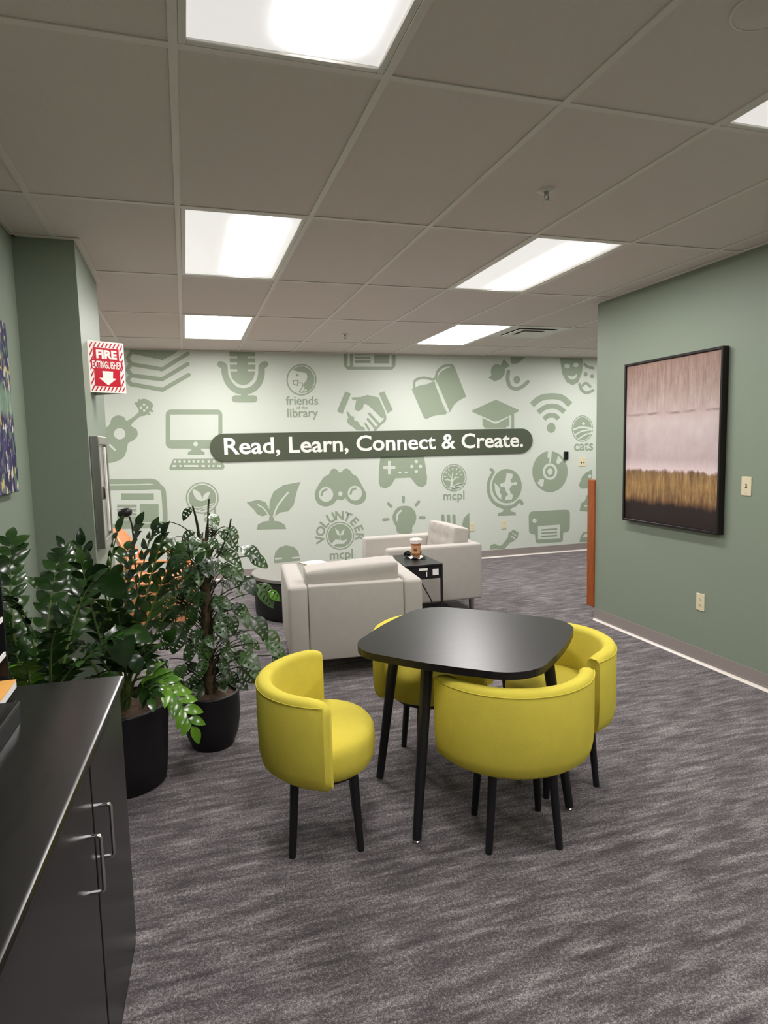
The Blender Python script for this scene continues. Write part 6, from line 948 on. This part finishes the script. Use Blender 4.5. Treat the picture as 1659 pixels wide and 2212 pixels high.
for a in range(g):
    for b in range(g):
        x, y = (a / (g - 1) - .5) * .12, (b / (g - 1) - .5) * .12; rr = math.hypot(x, y)
        vv[a][b] = bm.verts.new((x, y, .0015 + (max(0, rr - .036) * .35 * (1 + .8 * math.sin(5 * math.atan2(y, x) + 1)) if rr > .036 else 0)))
for a in range(g - 1):
    for b in range(g - 1): bm.faces.new((vv[a][b], vv[a + 1][b], vv[a + 1][b + 1], vv[a][b + 1]))
gg = bmesh.ops.extrude_face_region(bm, geom=list(bm.faces))
for v in gg['geom']:
    if isinstance(v, bmesh.types.BMVert): v.co.z += .0012
bmesh.ops.recalc_face_normals(bm, faces=bm.faces)
obj('sheet', bm, M['paper'], t, True)
t = thing('iced_coffee_cup', 'iced coffee in a clear cup with a bubbly lid on the side table', 'cup', (1.735, 4.815, SZ + .003))
obj('lower_drink', Lt([(0, 0), (.029, 0), (.0305, .004), (.034, .042), (0, .042)], 28), M['coffee_dark'], t, True)
obj('cup_wall', Lt([(0, .042), (.0342, .042), (.040, .105), (0, .105)], 28), M['sleeve'], t, True)
obj('upper_drink', Lt([(0, .105), (.0401, .105), (.0415, .122), (0, .122)], 28), M['coffee'], t, True)
obj('lid', Lt([(0, .122), (.045, .122), (.047, .128), (.045, .134), (.048, .142), (.046, .152), (.036, .160), (.02, .164), (0, .164)], 28), M['lid'], t, True)
bm = bmesh.new()
for k in range(12):
    a = 2 * math.pi * k / 12; s = bmesh.ops.create_icosphere(bm, subdivisions=1, radius=.011)
    for v in s['verts']: v.co += Vector((.042 * math.cos(a), .042 * math.sin(a), .148))
obj('lid_beads', bm, M['lid'], t, True)
a0 = math.radians(-120)
bm = bmesh.new(); prev = None
for zz in (.060, .084):
    row = [bm.verts.new((( .0342 + (zz - .042) * .0921 + .0006) * math.cos(a0 + (q - 3) * .12), (.0342 + (zz - .042) * .0921 + .0006) * math.sin(a0 + (q - 3) * .12), zz)) for q in range(7)]
    if prev:
        for q in range(6): bm.faces.new((prev[q], prev[q + 1], row[q + 1], row[q]))
    prev = row
obj('cup_logo', bm, M['coffee_dark'], t)
t = thing('sunglasses', 'dark folded sunglasses lying around the coffee cup on the side table', 'sunglasses', (1.745, 4.925, SZ + .0), math.radians(12))
for s in (-1, 1):
    ring = [(s * .052 + .032 * math.cos(a), 0, .024 + .022 * math.sin(a)) for a in [2 * math.pi * q / 20 for q in range(21)]]
    rim = obj('rim', T(ring, .0025, 6), M['black_plastic'], t, True)
    bm = prism_y([(s * .052 + .030 * math.cos(a), .024 + .020 * math.sin(a)) for a in [2 * math.pi * q / 20 for q in range(20)]], -.001, .001)
    obj('lens', bm, M['glass_lens'], rim)
    obj('temple', T([(s * .084, 0, .028), (s * .082, .012, .027), (s * .02, .03, .016), (-s * .03, .034, .006)], .003, 6), M['black_plastic'], t, True)
obj('bridge', T([(-.020, 0, .026), (0, 0, .031), (.020, 0, .026)], .0025, 6), M['black_plastic'], t, True)

# ------------------------------------------------------------------ plywood lounge chair behind the plants
t = thing('plywood_chair', 'orange plywood lounge chair half hidden behind the plants', 'chair', (-.30, 6.02, 0), math.radians(-4))


def sheet(fn, nu, nv, th):
    bm = bmesh.new(); P_ = [[Vector(fn(u / nu, v / nv)) for v in range(nv + 1)] for u in range(nu + 1)]
    vs = [[bm.verts.new(p) for p in r_] for r_ in P_]
    for a in range(nu):
        for b in range(nv): bm.faces.new((vs[a][b], vs[a + 1][b], vs[a + 1][b + 1], vs[a][b + 1]))
    bmesh.ops.recalc_face_normals(bm, faces=bm.faces); bm.normal_update()
    g = bmesh.ops.solidify(bm, geom=list(bm.faces), thickness=th)
    bmesh.ops.recalc_face_normals(bm, faces=bm.faces)
    return bm


def back_fn(u, v):
    y = (u - .5) * .62; z = .42 + v * .42
    rnd = 1 - .25 * max(0, v - .55) / .45
    return (-.22 - .13 * v + .10 * (2 * u - 1) ** 2, y * rnd, z - .10 * (2 * u - 1) ** 4 * v)


def seat_fn(u, v):
    y = (u - .5) * .60
    return (-.26 + v * .58, y, .38 + .05 * v - .03 * math.sin(math.pi * v) + .02 * (2 * u - 1) ** 2)


obj('backrest', sheet(back_fn, 14, 8, .014), M['wood_chair'], t, True)
obj('seat', sheet(seat_fn, 10, 10, .014), M['wood_chair'], t, True)
for s in (-1, 1):
    y = s * .29
    obj('side_frame', sheet(lambda u, v: (-.24 + .56 * u, y, (.04 + .34 * v if True else 0) - .0), 2, 2, .02), M['wood_chair'], t)
    obj('arm', B(-.27, .30, y - .03, y + .03, .56, .585, .008, 2), M['wood_chair'], t)
    for x in (-.22, .26):
        obj('leg', T([(x, y, 0), (x, y, .562)], [.016, .02], 10), M['wood_chair'], t, True)

# black lamp with an oval head behind the plants
t = thing('black_lamp', 'small black oval lamp head on a thin stem above the plants', 'lamp', (-.385, 4.90, 0))
obj('lamp_base', Lt([(0, 0), (.085, 0), (.087, .006), (.08, .012), (0, .014)], 28), M['black_plastic'], t, True)
obj('stem', T([(0, 0, .012), (0, 0, .9), (-.004, 0, .985), (-.018, 0, 1.05)], .006, 8), M['black_plastic'], t, True)
bm = bmesh.new(); s = bmesh.ops.create_uvsphere(bm, u_segments=24, v_segments=14, radius=1.0)
for v in bm.verts:
    x, y, z = v.co; f = lambda a: math.copysign(abs(a) ** .8, a)
    v.co = Vector((f(x) * .049 - .045, f(y) * .045, f(z) * .033 + 1.078 + f(x) * .006))
obj('lamp_head', bm, M['black_plastic'], t, True)

# ------------------------------------------------------------------ black cabinets at the left
CAB = Matrix.Translation((-.222, 2.0, 0)) @ Matrix.Rotation(math.radians(-3.0), 4, 'Z')
CD, CH = .462, .82


def cab_thing(name, label, cat, ly):
    t = thing(name, label, cat); p = CAB @ Vector((0, ly, 0)); t.location = p; t.rotation_euler = (0, 0, math.radians(-3.0)); return t


def handle(parent, y, z0, z1):
    pts = [(.0, y, z0), (.022, y, z0), (.027, y, z0 + .001), (.030, y, z0 + .006), (.030, y, z1 - .006), (.027, y, z1 - .001), (.022, y, z1), (0, y, z1)]
    return obj('handle', T([(x, yy, z) for x, yy, z in pts], .0045, 10), M['chrome'], parent, True)


def make_cabinet(label, ly, wide, gap):
    t = cab_thing('base_cabinet', label, 'cabinet', ly)
    obj('body', B(-CD, -.020, -wide, 0, .027, CH - .002), M['cab_black'], t)
    obj('toe_kick', B(-CD, -.003, -wide, -.001, 0, .027), M['black_plastic'], t)
    if gap is None: gap = wide / 2
    d1 = obj('door', B(-.019, 0, -gap + .007, -.002, .03, CH - .012, .0015, 1), M['cab_black'], t)
    handle(d1, -gap + .045, .550, .680)
    d2 = obj('door', B(-.019, 0, -wide + .002, -gap - .007, .03, CH - .012, .0015, 1), M['cab_black'], t)
    handle(d2, -gap - .085, .550, .680)
    return t


make_cabinet('black two-door base cabinet next to the potted plants', 0, 1.22, .458)
make_cabinet('black two-door base cabinet nearest the viewer at the lower left', -1.223, .48, None)
t = cab_thing('worktop', 'glossy black worktop over the left cabinets', 'worktop', 0)
bm = bmesh.new()
pf = [(-CD, CH), (.004, CH), (.011, CH + .004), (.014, CH + .012), (.014, CH + .020), (.011, CH + .027), (.004, CH + .03), (-CD, CH + .03)]
ra = [bm.verts.new((x, .008, z)) for x, z in pf]; rb = [bm.verts.new((x, -1.71, z)) for x, z in pf]
for k in range(len(pf)): bm.faces.new((ra[k], ra[(k + 1) % len(pf)], rb[(k + 1) % len(pf)], rb[k]))
bm.faces.new(ra[::-1]); bm.faces.new(rb)
bmesh.ops.recalc_face_normals(bm, faces=bm.faces)
obj('slab', bm, M['cab_top'], t, True)
WTOP = CH + .03

# literature sorter with white label strips, orange paper, black box
t = thing('paper_sorter', 'tall black paper sorter with white shelf labels at the left picture edge', 'paper sorter', (-.505, 1.99, WTOP))
D, Wd, Hh = .23, .25, .49
obj('end_panel', B(-Wd, 0, -.008, 0, 0, Hh, .001, 1), M['black_plastic'], t)
obj('end_panel', B(-Wd, 0, -D, -D + .008, 0, Hh, .001, 1), M['black_plastic'], t)
obj('back_panel', B(-Wd, -Wd + .006, -D + .008, -.008, 0, Hh), M['black_plastic'], t)
obj('top_panel', B(-Wd, 0, -D, 0, Hh, Hh + .008), M['black_plastic'], t)
for k in range(5):
    z = .012 + k * .098
    s = obj('shelf', B(-Wd + .006, -.002, -D + .008, -.008, z, z + .006), M['black_plastic'], t)
    if k: obj('shelf_label', B(-.003, .001, -D + .03, -.02, z - .003, z + .010), M['paper'], s)
t = thing('orange_paper_stack', 'stack of orange paper in the lowest slot of the black sorter', 'paper', (-.60, 1.885, WTOP + .0185))
obj('sheets', B(-.12, .118, -.092, .075, 0, .020), M['paper'], t)
obj('top_sheet', B(-.12, .1185, -.092, .0755, .0202, .0222), M['orange_paper'], t)
t = thing('black_box', 'low glossy black box on the worktop at the left edge', 'box', (-.53, 1.575, WTOP), math.radians(-2))
obj('box_body', B(-.10, .098, -.19, .175, 0, .044, .003, 2), M['cab_top'], t)
obj('box_lid', B(-.102, .10, -.192, .177, .044, .052, .003, 2), M['cab_top'], t)


# ------------------------------------------------------------------ plants
def leaf_mesh(name, L, Wd, fold=.22, droop=.18, tip=1.6, mats='leaf', curl=0):
    bm = bmesh.new(); n = 6; rows = []
    for i in range(n + 1):
        s = i / n; w = Wd * (math.sin(math.pi * min(1, s ** .78)) ** .8) * (1 if s < .6 else 1 - .12 * (s - .6))
        if i in (0, n): w = 0.0006
        z = -droop * L * s * s + .05 * L * math.sin(math.pi * s)
        y = L * s
        rows.append([bm.verts.new((-w / 2, y, z + fold * w / 2)), bm.verts.new((0, y, z)), bm.verts.new((w / 2, y, z + fold * w / 2))])
    for i in range(n):
        for k in range(2): bm.faces.new((rows[i][k], rows[i][k + 1], rows[i + 1][k + 1], rows[i + 1][k]))
    me = bpy.data.meshes.new(name); bm.normal_update(); bm.to_mesh(me); bm.free()
    me.materials.append(M[mats]); me.polygons.foreach_set('use_smooth', [True] * len(me.polygons))
    return me


def orient(direction, normal, pos, sc):
    y = direction.normalized(); z = (normal - y * normal.dot(y))
    if z.length < 1e-4: z = Vector((0, 0, 1)) - y * y.z
    z.normalize(); x = y.cross(z)
    m = Matrix((x * sc, y * sc, z * sc)).transposed().to_4x4(); m.translation = pos; return m


def inst(name, me, parent, m):
    o = bpy.data.objects.new(name, me); COL.objects.link(o); o.parent = parent; o.matrix_local = m; return o


def bez(p0, p1, p2, n):
    return [p0 * (1 - s) ** 2 + p1 * 2 * s * (1 - s) + p2 * s * s for s in [i / n for i in range(n + 1)]]


ZL = [leaf_mesh('zz_leaf_a', .096, .050), leaf_mesh('zz_leaf_b', .106, .048, .3, .1), leaf_mesh('zz_leaf_c', .088, .052, .15, .3)]
ZN = [leaf_mesh('zz_leaf_new', .088, .046, .25, .15, mats='leaf_new')]
BIG = [leaf_mesh('broad_leaf', .15, .10, .2, .25), leaf_mesh('broad_leaf_b', .13, .09, .2, .25)]


def zz_stem(plant, base, ctrl, tip, pairs, new=False, start=.3, size=1.0, rr=R):
    """plant-local stem with opposite leaflets; everything in world axes relative to the plant"""
    P0 = plant.location
    b, c, t_ = Vector(base) - P0, Vector(ctrl) - P0, Vector(tip) - P0
    pts = bez(b, c, t_, 12)
    r0 = .0075
    st = obj('stem', T(pts, [r0 * (1 - .75 * i / 12) for i in range(13)], 6), M['stem'], plant, True)
    lm = ZN if new else ZL
    phase = rr.uniform(-.5, .5)
    for k in range(pairs):
        s = start + (1 - start) * (k + .3) / pairs
        f = s * 12; i = min(11, int(f)); p = pts[i].lerp(pts[i + 1], f - i); tg = (pts[i + 1] - pts[i]).normalized()
        side = tg.cross(Vector((0, 0, 1)))
        if side.length < .15: side = Vector((math.cos(phase * 6), math.sin(phase * 6), 0))
        side.normalize(); side = Matrix.Rotation(phase, 3, tg) @ side
        nrm = side.cross(tg).normalized()
        if nrm.z < 0: nrm = -nrm
        for sg in (-1, 1):
            dr = side * sg * .85 + tg * (.45 + .35 * s) + nrm * (.12 + rr.uniform(-.12, .15)) + Vector((rr.uniform(-.1, .1), rr.uniform(-.1, .1), rr.uniform(-.12, .08)))
            sc = size * (1.0 - .25 * s) * rr.uniform(.85, 1.15)
            e = P0 + p + dr.normalized() * .1 * sc
            if e.x < XL + .02 or (e.y < 2.03 and e.x < -.19 and e.z < .9): continue
            inst('leaf', rr.choice(lm), st, orient(dr, nrm + Vector((rr.uniform(-.25, .25), rr.uniform(-.25, .25), 0)), p, sc))
    inst('leaf', rr.choice(lm), st, orient((pts[-1] - pts[-2]), Vector((0, -.4, 1)), pts[-1], size * .8))
    return st


def pot(t, r0, r1, h, seg=40, bulge=0.0):
    obj('pot', Lt([(0, 0), (r0 - .006, 0), (r0, .006), (r0 + (r1 - r0) * .35 + bulge * .7, h * .25), (r0 + (r1 - r0) * .55 + bulge, h * .55), (r1, h - .012), (r1 + .003, h - .004), (r1, h), (r1 - .012, h), (r1 - .016, h - .03), (0, h - .03)], seg), M['pot'], t, True)
    bm = bmesh.new(); lathe(bm, [(0, h - .018), (r1 * .5, h - .014), (r1 - .013, h - .026), (r1 - .013, h - .03), (0, h - .03)], seg)
    for v in bm.verts:
        if v.co.z > h - .028: v.co.z += R.uniform(-.004, .006)
    obj('soil', bm, M['soil'], t, True)


# tall pot behind the cabinet
PA = Vector((-.335, 3.06, 0))
za = thing('potted_zz_plant', 'glossy dark green plant in the tall black pot behind the cabinet', 'potted plant', PA, 0, 'potted plants beside the cabinet')
pot(za, .176, .205, .375)
BA = (-.335, 3.06, .352)
stems = [  # control, tip, pairs, new, start
    ((-.40, 3.00, .90), (-.30, 3.02, 1.16), 10, False, .35), ((-.30, 3.08, .90), (-.22, 3.10, 1.175), 10, False, .35),
    ((-.22, 3.05, .85), (-.115, 3.02, 1.13), 10, False, .3), ((-.28, 3.20, .85), (-.17, 3.30, 1.12), 9, False, .3),
    ((-.46, 3.10, .85), (-.46, 3.10, 1.10), 10, False, .3), ((-.42, 2.95, .80), (-.43, 2.86, 1.06), 9, False, .3),
    ((-.20, 2.95, .80), (-.10, 2.86, 1.00), 9, False, .3), ((-.15, 3.10, .75), (.02, 3.12, .98), 9, False, .3),
    ((-.48, 3.25, .80), (-.58, 3.35, 1.06), 9, False, .4), ((-.30, 2.90, .75), (-.29, 2.74, .86), 8, False, .35),
    ((-.38, 2.85, .70), (-.42, 2.66, .78), 8, False, .35), ((-.22, 2.88, .65), (-.16, 2.72, .72), 7, False, .35),
    ((-.25, 3.00, .72), (-.20, 2.88, .62), 7, False, .35), ((-.18, 2.98, .70), (-.035, 2.865, .30), 9, True, .42),
    ((-.50, 3.00, .75), (-.62, 2.96, .95), 8, False, .35), ((-.32, 3.25, .80), (-.30, 3.42, 1.02), 8, False, .3),
    ((-.40, 2.95, .60), (-.40, 2.80, .56), 6, False, .35), ((-.20, 2.92, .55), (-.19, 2.80, .48), 6, False, .4)]
for c, tp, pr_, nw, s0 in stems:
    b = (BA[0] + R.uniform(-.06, .06), BA[1] + R.uniform(-.06, .06), BA[2])
    zz_stem(za, b, c, tp, pr_, nw, s0, 1.25 if nw else 1.0)
for p, d, nrm, s, k in (((-.30, 2.70, .83), (.2, -.35, -.8), (.2, -1, .35), 1.15, 0), ((-.26, 2.74, .80), (.75, -.2, -.45), (-.2, -1, .5), .85, 1), ((-.245, 2.72, .70), (.25, -.3, -.8), (.3, -1, .4), .7, 1),
                        ((-.36, 2.86, 1.02), (.45, -.1, -.6), (-.3, -1, .4), 1.2, 1), ((-.12, 2.84, .70), (.3, -.3, .5), (0, -1, .3), .6, 1)):
    P0 = Vector(p) - PA
    st = obj('leaf_stalk', T([Vector((0, 0, .36)) + Vector((.02, -.03, 0)), P0 * .55 + Vector((0, 0, .25)), P0], .0035, 6), M['stem'], za, True)
    inst('broad_leaf', BIG[k], st, orient(Vector(d), Vector(nrm), P0, s))

# second pot, against the left wall behind the cabinet
PB = Vector((-.56, 2.56, 0))
zb = thing('potted_zz_plant', 'arching glossy plant against the left wall beside the paper sorter', 'potted plant', PB, 0, 'potted plants beside the cabinet')
pot(zb, .13, .155, .42)
BBs = (-.56, 2.56, .40)
stems = [((-.66, 2.62, .95), (-.66, 2.78, 1.18), 9, False, .45), ((-.56, 2.60, 1.05), (-.66, 2.50, 1.00), 10, False, .35),
         ((-.45, 2.62, .95), (-.36, 2.62, 1.02), 9, False, .35), ((-.56, 2.75, .90), (-.52, 2.92, 1.08), 9, False, .35),
         ((-.50, 2.45, .85), (-.44, 2.30, .93), 8, False, .35), ((-.62, 2.45, .85), (-.62, 2.30, .98), 8, False, .4),
         ((-.42, 2.60, .80), (-.27, 2.56, .82), 8, False, .35), ((-.62, 2.65, .80), (-.70, 2.66, .98), 8, False, .4),
         ((-.48, 2.50, .75), (-.36, 2.38, .80), 7, False, .35), ((-.56, 2.50, .72), (-.54, 2.32, .82), 7, True, .4),
         ((-.50, 2.68, .85), (-.40, 2.80, .98), 8, False, .35), ((-.64, 2.52, .70), (-.68, 2.40, .84), 6, True, .4),
         ((-.46, 2.56, .68), (-.33, 2.46, .70), 6, False, .35)]
for c, tp, pr_, nw, s0 in stems:
    b = (BBs[0] + R.uniform(-.05, .05), BBs[1] + R.uniform(-.05, .05), BBs[2])
    zz_stem(zb, b, c, tp, pr_, nw, s0)


# monstera with a moss pole in the round pot
def window_leaf(name, L, Wd, mat, holes=4):
    """oval leaf with slits: built as ribs joined at the midrib and the margin"""
    bm = bmesh.new(); n = holes * 3 + 4
    def half(sgn):
        rows = []
        for i in range(n + 1):
            s = i / n; w = Wd / 2 * math.sin(math.pi * min(1, s ** .72)) ** .75
            if i in (0, n): w = .0005
            y = L * s
            z = -.22 * L * s * s + .06 * L * math.sin(math.pi * s)
            rows.append([bm.verts.new((sgn * w * q, y + .10 * L * q * (1 - s), z + .16 * w * q * (1.4 - q))) for q in (.0, .22, .74, 1.0)])
        for i in range(n):
            for k in range(3):
                if k == 1 and i % 3 == 2 and 1 < i < n - 2: continue      # the opening
                f = (rows[i][k], rows[i][k + 1], rows[i + 1][k + 1], rows[i + 1][k])
                bm.faces.new(f if sgn > 0 else f[::-1])
    half(1); half(-1)
    bmesh.ops.remove_doubles(bm, verts=bm.verts, dist=.00005)
    me = bpy.data.meshes.new(name); bm.normal_update(); bm.to_mesh(me); bm.free()
    me.materials.append(M[mat]); me.polygons.foreach_set('use_smooth', [True] * len(me.polygons)); return me


WL = [window_leaf('window_leaf_a', .135, .085, 'leaf_mon'), window_leaf('window_leaf_b', .115, .07, 'leaf_mon', 3), window_leaf('window_leaf_c', .15, .10, 'leaf_mon', 5)]
WN = [window_leaf('window_leaf_new', .11, .07, 'leaf_new', 3)]
PM = Vector((.062, 3.31, 0))
mo = thing('potted_window_leaf_plant', 'hole-leaved climbing plant on a moss pole in the round black pot', 'potted plant', PM, 0, 'potted plants beside the cabinet')
pot(mo, .104, .142, .285, bulge=.018)
bm = bmesh.new(); tube(bm, [(0, 0, .25 + .82 * i / 20) for i in range(21)], .026, 14)
for v in bm.verts:
    v.co.x += R.uniform(-.004, .004); v.co.y += R.uniform(-.004, .004)
obj('moss_pole', bm, M['moss'], mo, True)
RM = random.Random(21)
spec = []
for k in range(170):
    zt = .34 + .76 * ((k + RM.random()) / 170.0)
    an = RM.uniform(0, 6.283); rad = RM.uniform(.04, .18) * (1.15 if .45 < zt < .95 else .9)
    if zt > .98: rad *= .7
    spec.append((Vector((math.cos(an) * rad, math.sin(an) * rad * .8, zt + RM.uniform(-.02, .05))), False, RM.uniform(.55, .95)))
for x, y, z, nw, s in ((.02, 3.28, 1.235, 0, .7), (.10, 3.26, 1.20, 0, .55), (-.10, 3.25, 1.17, 0, .9), (.17, 3.26, 1.13, 0, .6), (.235, 3.24, 1.03, 0, .9), (.27, 3.22, .98, 0, .9), (.30, 3.22, .84, 0, 1.1), (.355, 3.20, .80, 1, .8),
                       (.24, 3.20, .90, 0, 1.1), (.26, 3.15, .70, 0, 1.0), (.31, 3.15, .62, 0, 1.0), (.33, 3.12, .56, 0, .9), (.22, 3.12, .74, 0, .9), (.20, 3.14, .52, 0, .9), (.25, 3.10, .45, 0, .7), (.35, 3.10, .50, 0, .8), (-.06, 3.22, 1.10, 0, 1.2), (.04, 3.20, 1.05, 0, .9)):
    spec.append((Vector((x, y, z)) - PM, bool(nw), s))
for e, nw, s in spec:
    h = Vector((e.x, e.y, 0)); hn = h.normalized() if h.length > 1e-3 else Vector((1, 0, 0))
    z0 = max(.27, min(1.06, e.z - .10)); b = Vector((hn.x * .022, hn.y * .022, z0))
    mid = b.lerp(e, .5) + Vector((0, 0, .05))
    pts = bez(b, mid, e, 5)
    st = obj('stem', T(pts, [.0032, .003, .0028, .0026, .0024, .002], 5), M['stem_dark'], mo, True)
    d = hn * .75 + Vector((RM.uniform(-.3, .3), RM.uniform(-.3, .3), -.55 + RM.uniform(-.35, .25)))
    nrm = Vector((hn.x * .4 + RM.uniform(-.4, .4), hn.y * .4 - .75, .65))
    inst('leaf', WN[0] if nw else RM.choice(WL), st, orient(d, nrm, e, s))
for a, c, b in (((.03, 0, .9), (.02, -.03, 1.15), (.04, -.03, 1.27)), ((-.02, 0, .95), (.0, -.02, 1.1), (-.04, -.04, 1.24)), ((.02, 0, .9), (.12, -.05, 1.05), (.14, -.05, 1.17))):
    obj('stem', T(bez(Vector(a), Vector(c), Vector(b), 8), .004, 6), M['stem_dark'], mo, True)
